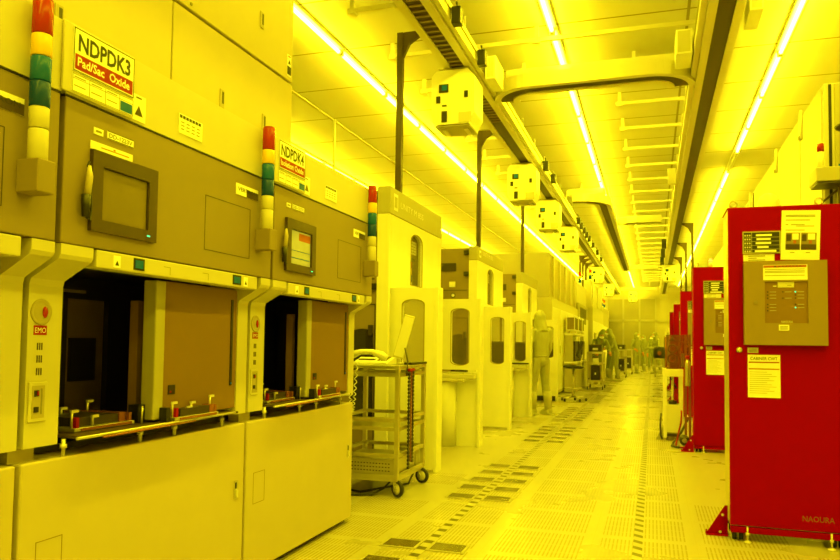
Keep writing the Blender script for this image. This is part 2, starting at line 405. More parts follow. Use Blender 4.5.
track('overhead_track', [(AX+.41, 15.42), (CX-.5, 15.42)] + arc(CX-.5, 15.92, .5, 1.5*PI, 2*PI, 8) + [(CX, 30.5)],
      'middle overhead track curving off the left track down the aisle', side=None)
track('overhead_track', arc(CX+.64, 18.7, .3, PI, 1.5*PI, 6) + [(BX-.41, 18.4)], 'thin cross track between the middle and right tracks, nearer of two', side=None)
track('overhead_track', arc(CX+.64, 30.0, .3, PI, 1.5*PI, 6) + [(BX-.41, 29.7)], 'thin cross track between the middle and right tracks, farther of two', side=None)
# beams over the near cross track
cb = thing('cross_beam', 'cream girder above the curved near cross track', 'beam', (-.7, 8.6, ZC))
B(AX+.3, BX-.2, 8.62, 8.9, 4.37, 4.56).build('girder', M['alu'], cb)
B(AX+.9, BX-.6, 8.600, 8.619, 4.44, 4.455).build('groove', M['tan2'], cb)
for x in (-1.5, -.2): B(x-.02, x+.02, 8.74, 8.78, 4.56, ZC-.001).build('hanger', M['alu'], cb)
cb2 = thing('cross_beam', 'cream girder above the middle track bend', 'beam', (-1.4, 15.7, ZC))
B(AX+.25, CX+.05, 15.62, 15.9, 4.37, 4.55, bev=.05).build('girder', M['alu'], cb2)
B(-1.45, -1.41, 15.7, 15.74, 4.55, ZC-.001).build('hanger', M['alu'], cb2)
# controllers hung beside the left track
for k, y in enumerate((6.38, 7.42, 12.3, 13.3, 18.0, 18.8, 19.6, 20.4, 21.2, 22.6, 24.4, 26.4)):
    t = thing('track_controller', 'black controller box on the right side of the left track, %s from the near end' % ORD[k], 'controller box', (AX+.33, y, ZR+.1), 'black controller boxes along the left track')
    B(AX+.235, AX+.325, y-.05, y+.05, ZR-.03, ZR+.13, bev=.006).build('case', M['black'], t)
    B(AX+.2285, AX+.2345, y-.02, y+.02, ZR+.08, ZR+.11).build('bracket', M['post'], t)
    MB().tube([(AX+.28, y, ZR+.131), (AX+.27, y+.02, ZR+.20), (AX+.25, y+.06, ZR+.22), (AX+.24, y+.25, ZR+.17)], .006, 6).build('cable', M['black'], t)
for k, y in enumerate((13.5, 22.5, 24.8, 27.0)):
    t = thing('track_controller', 'dark controller box on the left side of the right track, %s from the near end' % ORD[k], 'controller box', (BX-.33, y, ZR+.1), 'dark controller boxes along the right track')
    B(BX-.36, BX-.229, y-.05, y+.05, ZR-.12, ZR+.16, bev=.006).build('case', M['black'] if k else M['cream2'], t)
for k, (x0, x1, y, z0, z1) in enumerate(((BX+.20, BX+.32, 7.1, ZR+.0, ZR+.24), (BX-.39, BX-.229, 8.0, ZR+.02, ZR+.28), (AX+.24, AX+.36, 7.95, ZR-.06, ZR+.20))):
    t = thing('junction_box', ('cream junction box on the right side of the right track near the top edge', 'cream junction box left of the right track above the near cross track', 'cream junction box right of the left track behind the nearest vehicle')[k], 'junction box', ((x0+x1)/2, y, z0), 'junction boxes')
    B(x0, x1, y-.22, y+.22, z0, z1, bev=.008).build('case', M['cream'], t)
    B(x0+.02, x1-.02, y-.221, y-.2205, z0+.02, z1-.02).build('cover', M['cream2'], t)
    B(x0+.03, x1-.03, y-.05, y+.05, z1, z1+.03).build('bracket', M['alu'], t)

# support posts with brackets
def post(x, y, zt, zb, s, label, group):
    t = thing('track_support_post', label, 'post', (x, y, zb), group)
    B(x-.03, x+.03, y-.03, y+.03, zb, zt).build('upright', M['post'], t)
    b = MB(); b.prism([(x+s*.03, zt), (x+s*.24, zt), (x+s*.24, zt-.03), (x+s*.10, zt-.12), (x+s*.03, zt-.26)], 'y', y-.022, y+.022); b.build('bracket', M['post'], t)
    z = zt-.4
    while z > max(zb+.2, zt-1.6): MB().lathe((x, y-.0301, z), [(.008, -.002), (.008, 0)], 8, 'y').build('bolt', M['dark'], t); z -= .25
for k, (x, y, zb) in enumerate(((-2.44, 6.85, 2.721), (-2.44, 10.4, 2.621), (-2.44, 14.2, 2.611))):
    post(x, y, 4.37, zb, 1, 'dark square support post under the left track, standing on the %s grey-topped tool' % ORD[k], 'track posts on the left')
for k, (y, zb) in enumerate(((24.7, 3.151), (25.7, 3.151), (26.9, 3.501), (29.2, 3.501))):
    post(-2.3, y, 4.2, zb, 1, 'dark hook-topped post in the far cluster under the left track, %s from the near end' % ORD[k], 'far track posts on the left')
for k, (y) in enumerate((18.65, 22.2, 25.8)):
    post(.93, y, 4.2, 0, -1, 'dark hook-topped support post under the right track, %s from the near end' % ORD[k], 'track posts on the right')

# ------------------------------------------------------------------ overhead vehicles
def vehicle(x, y, label):
    t = thing('overhead_vehicle', label, 'overhead vehicle', (x, y, ZR), 'overhead vehicles')
    hw, zt, zb = .238, ZR-.012, ZR-.625
    B(x-.17, x+.17, y+.02, y+.38, zt-.001, ZR-.002, bev=.004).build('drive_unit', M['tan2'], t)
    b = MB(); b.prism([(x-hw+.03, zb+.03), (x-hw+.06, zb), (x+hw-.06, zb), (x+hw, zb+.12), (x+hw, zt-.1), (x+hw-.07, zt-.02), (x-hw+.05, zt-.02), (x-hw, zt-.08), (x-hw, zb+.10)], 'y', y, y+.42)
    sh = b.build('shell', M['white'], t)
    for nm, ax, az, sx, sz, m in (('display', -.10, -.22, .085, .07, 'greenlcd'), ('sensor_window', -.16, -.34, .045, .075, 'black'), ('sensor_window', -.09, -.53, .06, .12, 'black'), ('sensor_window', .15, -.30, .04, .07, 'black'), ('label_strip', -.09, -.41, .05, .015, 'black'), ('cover_plate', .14, -.55, .14, .11, 'cream2')):
        cx, cz = x+ax, zt+az
        if nm == 'display':
            q = MB().use(M['black']); q.box(cx-sx/2-.01, cx+sx/2+.01, y-.008, y-.001, cz-sz/2-.01, cz+sz/2+.01)
            q.use(M['greenlcd']); q.box(cx-sx/4, cx+sx/2, y-.010, y-.0085, cz-sz/3, cz+sz/2); q.build(nm, None, t)
        else: B(cx-sx/2, cx+sx/2, y-.008, y-.001, cz-sz/2, cz+sz/2).build(nm, M[m], t)
    B(x-hw+.04, x+hw-.05, y+.02, y+.4, zb-.025, zb-.001, bev=.008).build('bottom_plate', M['tan2'], t)
    for sx in (-.12, .12): B(x+sx-.02, x+sx+.02, y+.1, y+.35, zb-.04, zb-.026).build('gripper', M['alu'], t)
    return t
for x, y, lab in ((AX-.045, 7.43, 'white overhead vehicle hanging from the left track, nearest the camera'), (AX-.04, 11.73, 'white overhead vehicle on the left track, second from the camera, dark windows on its face'),
                  (AX-.04, 14.83, 'white overhead vehicle on the left track, third from the camera'), (AX-.03, 18.3, 'white overhead vehicle on the left track, fourth from the camera'),
                  (AX, 28.2, 'small white overhead vehicle far along the left track beyond the hooked posts'), (AX, 36.0, 'farthest small white overhead vehicle on the left track'),
                  (BX-.01, 27.9, 'white overhead vehicle hanging from the right track'), (-1.0, 41.0, 'white overhead vehicle in front of the far end wall')):
    v = vehicle(x, y, lab)
tr = track('overhead_track', [(AX+.36, 41.3), (BX-.36, 41.3)], 'dark cross track at the far end of the aisle', side=None)

# ================================================================== LEFT: furnace tools
UX, LX, SX = -1.825, -1.95, -1.957     # upper front, lower front, shutter plane
PIT, YB = 1.38, 1.85
ex, ey, ez = Vector((1, 0, 0)), Vector((0, 1, 0)), Vector((0, 0, 1))
def col_profile(dx=0.0):
    # front outline of the bent column: (x, z)
    return [(LX-.16, .855), (LX, .855), (LX, 1.395), (LX+.006, 1.415), (UX-.008, 1.478), (UX, 1.492), (UX, 1.527), (LX-.16, 1.527)]
def signal_tower(parent, x, y, zb):
    # pole with four lamp segments on a bracket box
    b = B(x-.045, x+.038, y-.034, y+.034, zb, zb+.102, bev=.004)
    tw = b.build('signal_tower_bracket', M['tan'], parent)
    def seg(nm, m, z0, z1, r=.030): MB().lathe((x, y, 0), [(r-.002, z0), (r, z0+.003), (r, z1-.003), (r-.002, z1)], 20).build(nm, M[m], tw)
    z = zb+.102
    seg('pole', 'ivory', z, z+.095, .029); seg('pole_collar', 'ivory', z+.097, z+.163, .029)
    seg('lower_green_lens', 'greenlens2', z+.163, z+.241); seg('green_lens', 'greenlens', z+.243, z+.318)
    seg('amber_lens', 'amberlens', z+.32, z+.388); seg('red_lens', 'redlens', z+.39, z+.495); seg('cap', 'redlens', z+.495, z+.502, .028)
    return tw
def triangle(b, x, yc, zc, s):
    b.face([b.bm.verts.new(q) for q in ((x, yc-s, zc-s*.8), (x, yc+s, zc-s*.8), (x, yc, zc+s))])
def furnace(i, label, name_txt, sub_txt, screen):
    y0 = YB + PIT*(i-1); y1 = y0+PIT
    T = thing('furnace_tool', label, 'process tool', (LX-.6, y0+PIT/2, 0), 'row of furnace tools')
    P = lambda b, nm, m=None: b.build(nm, M[m] if isinstance(m, str) else m, T)
    # body behind
    b = MB().use(M['tan']); b.box(-3.4, UX-.06, y0+.012, y1-.006, 1.53, 2.26); b.box(-3.4, -2.62, y0+.012, y1-.006, .03, 1.528); P(b, 'body')
    # upper taupe panel
    up = P(B(UX-.058, UX, y0+.018, y1-.004, 1.530, 2.012, bev=.004), 'upper_panel', 'tan')
    P(B(UX-.055, UX-.03, y0+.001, y0+.016, 1.53, 2.25), 'panel_gap', 'black')
    # cream header band over it
    b = MB().use(M['ivory']); b.prism([(UX-.058, 2.018), (UX+.004, 2.018), (UX+.004, 2.252), (UX-.058, 2.257)], 'y', y0+.012, y1-.006)
    b.use(M['dark']); b.box(UX-.05, UX+.002, y0+.012, y1-.006, 2.0125, 2.0175); P(b, 'header_band')
    # name sign
    xs = UX+.005; ys = y0-.025
    b = MB().use(M['ivory']); b.box(xs, xs+.010, ys+.012, ys+.345, 2.022, 2.253, bev=.003)
    b.use(M['white']); b.box(xs+.010, xs+.013, ys+.050, ys+.342, 2.098, 2.245)
    s = P(b, 'name_sign')
    b = MB().use(M['ink']); x = xs+.0136
    for z0, z1, a0, a1 in ((2.099, 2.102, .052, .34), (2.241, 2.244, .052, .34), (2.099, 2.244, .051, .054), (2.099, 2.244, .338, .341)): b.box(xs+.013, x, ys+a0, ys+a1, z0, z1)
    b.text(name_txt, (x, ys+.070, 2.172), ey, ez, .078, fit=.25, bold=.0022); b.build('sign_lettering', None, s)
    b = MB().use(M['signred']); b.box(xs+.013, x, ys+.058, ys+.334, 2.107, 2.158)
    b.use(M['paper']); b.text(sub_txt, (x+.0005, ys+.068, 2.120), ey, ez, .042, fit=.25, bold=.001); b.build('sign_red_strip', None, s)
    b = MB().use(M['paper']); b.box(xs+.010, xs+.0125, ys+.048, ys+.342, 2.030, 2.090)
    b.use(M['greyink'])
    for a in (.05, .125, .20, .27, .339): b.box(xs+.0125, xs+.013, ys+a, ys+a+.002, 2.031, 2.089)
    for z in (2.031, 2.088, 2.074): b.box(xs+.0125, xs+.013, ys+.05, ys+.34, z, z+.0015)
    for a in (.058, .134, .208): 
        for z in (2.079, 2.05): b.box(xs+.0125, xs+.013, ys+a, ys+a+.05, z, z+.003)
    b.use(M['greenlcd']); b.box(xs+.0125, xs+.0132, ys+.275, ys+.336, 2.036, 2.070); b.build('data_card', None, s)
    # hazard sticker with triangle
    b = MB().use(M['paper']); b.box(xs, xs+.002, y0+.322, y0+.398, 2.028, 2.125)
    b.use(M['bezel']); triangle(b, xs+.0026, y0+.36, 2.065, .022); b.box(xs+.002, xs+.0026, y0+.345, y0+.375, 2.112, 2.117); P(b, 'hazard_sticker')
    b = MB().use(M['paper']); b.box(xs, xs+.002, y0+.60, y0+.76, 2.055, 2.135)
    b.use(M['ink']); 
    for k in range(7): b.box(xs+.002, xs+.0026, y0+.605+.021*k, y0+.621+.021*k, 2.118, 2.130)
    b.use(M['greyink'])
    for k in range(4):
        for z in (2.10, 2.086, 2.072): b.box(xs+.002, xs+.0026, y0+.615+.035*k, y0+.635+.035*k, z, z+.004)
    P(b, 'chart_sticker')
    # model tags
    b = MB().use(M['paper']); b.box(UX, UX+.002, y0+.145, y0+.190, 1.922, 1.945); b.box(UX, UX+.002, y0+.21, y0+.345, 1.922, 1.950)
    b.use(M['ink'])
    for z0, z1 in ((1.922, 1.924), (1.948, 1.950)): b.box(UX+.002, UX+.0026, y0+.21, y0+.345, z0, z1)
    b.text('DD-1223V', (UX+.0026, y0+.218, 1.928), ey, ez, .022, fit=.118); b.use(M['greyink']); b.box(UX+.002, UX+.0026, y0+.154, y0+.181, 1.930, 1.937); P(b, 'model_tag')
    b = MB().use(M['paper']); b.box(UX, UX+.002, y0+1.04, y0+1.235, 1.893, 1.945); b.use(M['bezel'])
    b.box(UX+.002, UX+.0024, y0+1.13, y0+1.235, 1.893, 1.928); b.use(M['ink']); b.text('VERTRON', (UX+.003, y0+1.055, 1.912), ey, ez, .026, fit=.165); P(b, 'logo_plate')
    # monitor
    m0, m1 = y0+.132, y0+.472
    b = MB(); b.ring_frame([(m0, 1.586), (m1, 1.586), (m1, 1.864), (m0, 1.864)], [(m0+.05, 1.628), (m1-.048, 1.628), (m1-.048, 1.812), (m0+.05, 1.812)], 'x', UX+.0005, UX+.016)
    mon = P(b, 'monitor_bezel', 'bezel')
    B(UX+.0005, UX+.006, m0+.05, m1-.048, 1.628, 1.812).build('screen', M[screen], mon)
    b = MB().use(M['black']); b.box(UX+.006, UX+.0065, m1-.052, m1-.048, 1.628, 1.812); b.box(UX+.006, UX+.0065, m0+.05, m1-.048, 1.809, 1.812); b.build('screen_gap', None, mon)
    B(UX+.016, UX+.018, m1-.055, m1-.04, 1.604, 1.609).build('power_lamp', M['ledgreen'], mon)
    if screen == 'screen2':
        b = MB().use(M['paper']); b.box(UX+.006, UX+.0075, m0+.055, m1-.06, 1.812, 1.845); b.use(M['greyink'])
        for z in (1.818, 1.828, 1.836): b.box(UX+.0075, UX+.008, m0+.065, m1-.075, z, z+.003)
        b.use(M['greenlcd']); b.box(UX+.006, UX+.0066, m0+.06, m1-.06, 1.70, 1.703); b.box(UX+.006, UX+.0066, m0+.06, m1-.06, 1.66, 1.664)
        b.use(M['orange']); b.box(UX+.006, UX+.0066, m0+.15, m1-.055, 1.76, 1.80); b.build('screen_note', None, mon)
    else:
        b = MB().use(M['paper']); b.box(UX, UX+.002, m0-.0, m0+.21, 1.868, 1.896); b.use(M['orange']); b.box(UX+.002, UX+.0025, m0+.05, m0+.19, 1.880, 1.883)
        b.box(UX+.002, UX+.0025, m0+.11, m0+.12, 1.885, 1.89); P(b, 'note_strip')
    # stylus in holder with coiled lead
    yp = y0+.105
    b = MB().use(M['black']); b.tube([(UX+.02, yp-.005, 1.625), (UX+.02, yp-.005, 1.70)], [.012, .016], 10)
    b.use(M['beige']); b.tube([(UX+.02, yp, 1.70), (UX+.022, yp+.006, 1.765), (UX+.021, yp+.004, 1.80)], [.012, .011, .006], 8)
    b.use(M['black']); b.tube([(UX+.02, yp-.005, 1.625), (UX+.018, yp+.02, 1.617), (UX+.014, yp+.026, 1.65), (UX+.013, yp+.026, 1.74), (UX+.016, yp+.012, 1.765), (UX+.018, yp, 1.80), (UX+.02, yp+.006, 1.815)], .0035, 6); P(b, 'stylus')
    # access panel outline
    h0, h1 = y0+.805, y0+1.17; b = MB()
    for a in ((h0, h0+.003, 1.605, 1.842), (h1-.003, h1, 1.605, 1.842), (h0, h1, 1.605, 1.608), (h0, h1, 1.839, 1.842)): b.box(UX, UX+.0008, *a)
    P(b, 'access_panel_seam', 'dark')
    # guard strip under the panel
    g0, g1 = y0+.18, y0+1.245
    gs = P(B(UX-.07, UX+.002, g0, g1, 1.464, 1.5255, bev=.004), 'guard_strip', 'ivory')
    for ya in (g0+.098, g1-.105):
        b = MB().use(M['paper']); b.box(UX+.002, UX+.003, ya-.018, ya+.018, 1.472, 1.515); b.use(M['ink']); triangle(b, UX+.0034, ya, 1.488, .010); b.build('hazard_sticker', None, gs)
    for ya, yb in ((g0+.185, g0+.245), (g1-.215, g1-.145)):
        b = MB().use(M['black']); b.box(UX+.002, UX+.0035, ya, yb, 1.474, 1.518); b.use(M['greenlcd']); b.box(UX+.0035, UX+.0045, ya+.008, yb-.008, 1.481, 1.511); b.build('display', None, gs)
    for ya in (g0+.36, g0+.62): b = MB(); b.box(UX+.002, UX+.0025, ya, ya+.04, 1.502, 1.504); b.box(UX+.002, UX+.0025, ya+.038, ya+.04, 1.474, 1.504); b.build('cover_seam', M['greyink'], gs)
    # bent columns
    b = MB(); b.prism(col_profile(), 'y', y0+.022, y0+.165); ec = P(b, 'control_column', 'ivory')
    b = MB(); b.prism(col_profile(), 'y', y1-.095, y1-.004); P(b, 'plain_column', 'ivory')
    P(B(LX-.12, LX-.03, y0+.001, y0+.021, .86, 1.50), 'column_gap', 'dark')
    yc = y0+.074; xf = LX
    b = MB().use(M['beige2']); b.lathe((xf, yc, 1.305), [(.044, .0), (.044, .003), (.038, .004), (.032, .001)], 24, 'x')
    b.build('button_ring', None, ec)
    MB().ball((xf+.002, yc+.016, 1.305), .020, .25, .55, 1.0, 16).build('stop_button', M['redlens'], ec)
    b = MB().use(M['signred']); b.box(xf, xf+.0015, yc-.028, yc+.026, 1.228, 1.260); b.use(M['paper']); b.text('EMO', (xf+.002, yc-.024, 1.235), ey, ez, .026, fit=.046); b.build('stop_label', None, ec)
    b = MB().use(M['bezel'])
    for z in (1.19, 1.148, 1.106):
        for k in range(3): b.box(xf, xf+.001, yc-.012+.009*k, yc-.007+.009*k, z-.012, z+.012)
    b.build('vent_slots', None, ec)
    b = MB().use(M['ivory']); b.box(xf, xf+.006, yc-.042, yc+.034, .94, 1.072, bev=.004); b.use(M['beige2']); b.box(xf+.006, xf+.007, yc-.03, yc+.022, .952, 1.06)
    b.use(M['black']); b.box(xf+.007, xf+.010, yc-.022, yc-.004, 1.025, 1.045); b.box(xf+.007, xf+.010, yc-.022, yc-.004, .972, .990)
    b.use(M['signred']); b.box(xf+.010, xf+.012, yc-.013, yc-.006, 1.028, 1.042); b.use(M['greyink']); b.box(xf+.007, xf+.008, yc+.006, yc+.012, .965, 1.05); b.build('switch_box', None, ec)
    # transfer opening: dark interior on the left, shutter on the right
    o0, o1 = y0+.165, y1-.095
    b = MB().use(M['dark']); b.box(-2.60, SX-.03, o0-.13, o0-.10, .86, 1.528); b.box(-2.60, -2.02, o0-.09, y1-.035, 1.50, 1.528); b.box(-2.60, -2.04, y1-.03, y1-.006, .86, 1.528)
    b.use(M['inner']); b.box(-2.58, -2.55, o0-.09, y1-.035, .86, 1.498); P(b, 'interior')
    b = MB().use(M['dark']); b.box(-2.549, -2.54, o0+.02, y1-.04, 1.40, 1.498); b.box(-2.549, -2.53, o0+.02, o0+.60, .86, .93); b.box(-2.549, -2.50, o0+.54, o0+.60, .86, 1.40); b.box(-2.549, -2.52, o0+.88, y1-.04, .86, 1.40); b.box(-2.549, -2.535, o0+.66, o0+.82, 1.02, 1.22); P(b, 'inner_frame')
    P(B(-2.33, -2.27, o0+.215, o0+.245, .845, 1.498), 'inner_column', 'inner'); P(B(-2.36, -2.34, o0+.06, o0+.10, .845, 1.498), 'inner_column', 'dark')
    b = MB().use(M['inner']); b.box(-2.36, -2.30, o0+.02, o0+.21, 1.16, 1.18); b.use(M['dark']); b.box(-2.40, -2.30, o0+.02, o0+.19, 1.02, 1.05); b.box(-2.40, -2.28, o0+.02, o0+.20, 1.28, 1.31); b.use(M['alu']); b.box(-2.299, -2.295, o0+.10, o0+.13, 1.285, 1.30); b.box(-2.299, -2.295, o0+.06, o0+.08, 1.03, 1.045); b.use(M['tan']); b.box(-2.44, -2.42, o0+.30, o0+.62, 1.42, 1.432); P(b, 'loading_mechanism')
    sh = P(B(SX-.03, SX, y0+.725, o1+.0, .89, 1.464), 'shutter', 'brown')
    P(B(SX-.06, SX+.005, y0+.668, y0+.73, .885, 1.464, bev=.006), 'shutter_post', 'tan2')
    P(B(SX-.15, SX-.11, y0+.70, y0+.735, .885, 1.38), 'inner_post', 'brown')
    b = MB().use(M['black']); b.box(SX, SX+.004, y1-.147, y1-.130, 1.0, 1.415); b.use(M['greenlcd']); b.box(SX+.004, SX+.005, y1-.144, y1-.133, 1.005, 1.015); b.build('slot', None, sh)
    b = MB().use(M['black']); b.box(SX, SX+.004, y0+.765, y0+.81, .985, 1.025); b.use(M['signred']); b.box(SX+.004, SX+.005, y0+.772, y0+.784, .992, 1.0); b.build('socket', None, sh)
    # loading stage and its pins
    b = MB().use(M['black']); b.box(-2.55, -2.06, o0-.14, o1+.09, .812, .835); P(b, 'stage_bed')
    st = P(B(-2.30, LX+.04, o0+.06, o1-.04, .866, .876), 'stage_plate', 'bezel')
    for ya in (o0+.04, o0+.44, o0+.66, o1-.10): P(MB().lathe((LX-.012, ya, 0), [(.007, .8065), (.007, .834), (.012, .835), (.012, .848), (.007, .849), (.007, .866)], 10), 'stage_leg', 'alu')
    for ya, xa, xb in ((o0+.12, -2.22, -1.99), (o0+.58, -1.950, -1.900)):
        xm, xw = (xa+xb)/2, (xb-xa)/2
        b = MB().use(M['steel']); b.box(xa, xb, ya, ya+.32, .877, .892, bev=.003)
        b.use(M['dark']); b.box(xa+xw*.25, xb-xw*.2, ya+.04, ya+.28, .892, .925); b.use(M['copper']); b.box(xb+.0005, xb+.003, ya+.03, ya+.30, .880, .890); b.box(xa+xw*.2, xb-xw*.15, ya+.25, ya+.285, .892, .928)
        b.use(M['signred']); b.box(xb-.022, xb-.004, ya+.01, ya+.025, .892, .930); b.use(M['copper']); b.box(xb-.02, xb-.004, ya+.29, ya+.305, .892, .925)
        for yb, xx, hh in ((ya+.005, xb-.02, .065), (ya+.10, xb-.012, .04), (ya+.29, xa+.02, .075), (ya+.16, xa+.012, .055)):
            b.use(M['steel']); b.tube([(xx, yb, .892), (xx, yb, .892+hh)], .005, 8); b.use(M['alu']); b.box(xx-.005, xx+.005, yb-.004, yb+.028, .882+hh, .892+hh)
        b.build('pod_holder', None, st)
    b = MB().use(M['steel']); b.tube([(LX+.046, o0+.04, .870), (LX+.046, o1-.08, .874)], .006, 8); b.use(M['copper']); b.tube([(LX+.052, o0+.16, .862), (LX+.052, o1-.40, .866)], .004, 8); b.build('guide_rail', None, st)
    b = MB().use(M['black']); b.box(-2.04, -1.99, o0+.46, o0+.50, .877, .95); b.build('clamp', None, st); b = MB().use(M['black']); b.box(-1.950, -1.915, o0+.54, o0+.565, .877, .935); b.build('clamp', None, st); b = MB().use(M['steel']); b.tube([(-1.96, o0+.445, .877), (-1.96, o0+.445, .95)], .004, 6); b.build('pin', None, st)
    # lower cabinet
    b = MB(); b.box(LX-.7, LX, y0+.018, y1-.004, .035, .806, bev=.006); lc = P(b, 'lower_cabinet', 'beige')
    P(B(LX-.6, LX-.05, y0+.0, y1-.0, .0, .034), 'plinth', 'dark')
    for a in ((y0+.018, y0+.045),): P(B(LX-.10, LX-.04, y0+.0, y0+.105, .807, .858), 'stage_block', 'beige2')
    b = MB().use(M['steel']); b.box(LX, LX+.004, y1-.092, y1-.062, .44, .53, bev=.002); b.use(M['black']); b.box(LX+.004, LX+.005, y1-.087, y1-.075, .492, .522); b.use(M['alu']); b.box(LX+.004, LX+.012, y1-.084, y1-.070, .452, .485); b.build('latch', None, lc)
    b = MB(); q0, q1 = y0+.088, y0+.20
    for a in ((q0, q0+.003, .38, .54), (q1, q1+.003, .38, .54), (q0, q1, .38, .383), (q0, q1, .537, .54)): b.box(LX, LX+.0008, *a)
    b.build('hatch_seam', M['tan'], lc)
    # tower on the far end
    signal_tower(T, UX+.045, y1-.130, 1.655)
    return T
furnace(0, 'taupe and cream furnace tool cut off by the left edge of the photo', '', '', 'screen')
furnace(1, 'taupe and cream furnace tool with a name sign reading NDPDK3', 'NDPDK3', 'Pad/Sac  Oxide', 'screen')
furnace(2, 'taupe and cream furnace tool with a name sign reading NDPDK4', 'NDPDK4', 'Isolation Oxide', 'screen2')
# big cream cabinet above the first two tools
OX = -1.9
t = thing('overhead_cabinet', 'large cream filter cabinet above the NDPDK3 furnace tool', 'cabinet', (-2.6, 2.0, 2.262))
b = B(-3.3, OX-.022, .45, 3.545, 2.264, 3.9); b.build('body', M['beige2'], t)
for nm, (a0, a1, z0, z1), hs in (('door_panel', (.46, 1.2, 2.27, 2.632), ()), ('door_panel', (1.21, 2.496, 2.27, 2.632), ((1.90, 2.30),)), ('door_panel', (2.506, 3.548, 2.27, 2.632), ((2.87, 2.34), (3.25, 2.34))),
                     ('upper_panel', (.46, 2.496, 2.648, 3.88), ()), ('upper_panel', (2.506, 3.548, 2.648, 3.88), ((3.21, 2.86),))):
    d = B(OX-.02, OX, a0, a1, z0, z1, bev=.003).build(nm, M['beige'], t)
    for hy, hz in hs:
        b = MB().use(M['beige2']); b.box(OX, OX+.004, hy-.018, hy+.018, hz-.045, hz+.04, bev=.002); b.use(M['dark']); b.box(OX+.004, OX+.005, hy-.002, hy+.012, hz-.025, hz+.03); b.build('handle', None, d)
    if nm == 'upper_panel' and a0 > 2.4:
        b = MB().use(M['paper']); b.box(OX, OX+.001, 3.485, 3.53, 2.67, 2.79); b.use(M['ink']); b.box(OX+.001, OX+.002, 3.487, 3.528, 2.68, 2.725); triangle(b, OX+.002, 3.508, 2.75, .014); b.use(M['signred']); b.box(OX+.001, OX+.002, 3.495, 3.52, 2.778, 2.783); b.build('sticker', None, d)
        MB().lathe((OX, 2.62, 2.672), [(.008, 0), (.008, .003), (.004, .004)], 12, 'x').build('screw', M['greyink'], d)

# ================================================================== LEFT: tall tools with arched windows
TXF, PX = -2.40, -1.93
def arch(c, hw, z0, z1, n=8, both=False):
    r = hw; k = .45
    top = [(c + r*math.cos(a), z1 - r*k + r*k*math.sin(a)) for a in [PI*i/n for i in range(n+1)]]
    bot = [(c - r*math.cos(a), z0 + r*k - r*k*math.sin(a)) for a in [PI*i/n for i in range(n+1)]] if both else [(c-hw, z0), (c+hw, z0)]
    return top + bot
def window_panel(T, name, axis, d0, d1, x0, x1, z0, z1, c, hw, w0, w1, m='cream', both=False, glass='clear', sill=False):
    inner = arch(c, hw, w0, w1, both=both); rise = hw*.45
    top = arch(c, hw, w0, w1)[:-2]; bot = [(a, w0 + w1 - zz) for a, zz in top]
    b = MB()
    b.prism([(x0, z0), (c-hw, z0), (c-hw, z1), (x0, z1)], axis, d0, d1); b.prism([(c+hw, z0), (x1, z0), (x1, z1), (c+hw, z1)], axis, d0, d1)
    for (a0, za), (a1, zb) in zip(top, top[1:]): b.prism([(a0, za), (a1, zb), (a1, z1), (a0, z1)], axis, d0, d1)
    if both:
        for (a0, za), (a1, zb) in zip(bot, bot[1:]): b.prism([(a0, za), (a1, zb), (a1, z0), (a0, z0)], axis, d0, d1)
    else: b.prism([(c-hw, z0), (c+hw, z0), (c+hw, w0), (c-hw, w0)], axis, d0, d1)
    bmesh.ops.remove_doubles(b.bm, verts=b.bm.verts, dist=1e-5)
    p = b.build(name, M[m], T)
    dm = (d0+d1)/2
    rim_o = [(c + (a-c)*1.07, (w0+w1)/2 + (zz-(w0+w1)/2)*1.025) for a, zz in inner]; dd = d0 if axis == 'y' else d1; e = -.004 if axis == 'y' else .004
    b = MB(); b.ring_frame(rim_o, inner, axis, dd+min(0, e), dd+max(0, e)) ; b.build('window_rim', M['tan'], p)
    b = MB(); b.prism([(c+(a-c)*.985, zz) for a, zz in inner], axis, dm-.003, dm+.003); b.build('window_pane', M[glass], p)
    return p
def fin(T, y, zt, win=True, ledge=True, floor_lip=True):
    # load port wall standing out into the aisle, window facing the camera
    x0 = TXF-.02
    if win: p = window_panel(T, 'port_wall', 'y', y, y+.05, x0, PX-.036, .90 if ledge else .03, zt, -2.178 if y < 9 else -2.115, .108 if y < 9 else .092, .96 if y < 9 else .93, 1.625 if y < 9 else 1.59, both=True)
    T_ = T
    B(PX-.035, PX+.002, y-.004, y+.16, .0, zt+.004, bev=.004).build('port_edge', M['cream'], T_)
    if ledge:
        B(x0, PX-.037, y+.051, y+.16, .0, .87).build('lower_wall', M['cream'], T_)
        b = MB(); b.box(x0, PX-.04, y-.10, y-.001, .80, .855, bev=.01); b.box(x0, PX-.16, y-.16, y-.101, .77, .80, bev=.008)
        for xx in (-2.3, -2.12, -2.0): b.lathe((xx, y-.05, .853), [(.012, 0), (.012, .01), (.006, .016)], 10)
        b.build('port_ledge', M['cream2'], T_)
        MB().prism([(PX-.42 + .14*math.cos(a), y-.01 - .5*(.24*math.sin(a))) for a in [PI*k/10 for k in range(11)]], 'z', .0, .80, True).build('round_pedestal', M['cream'], T_)
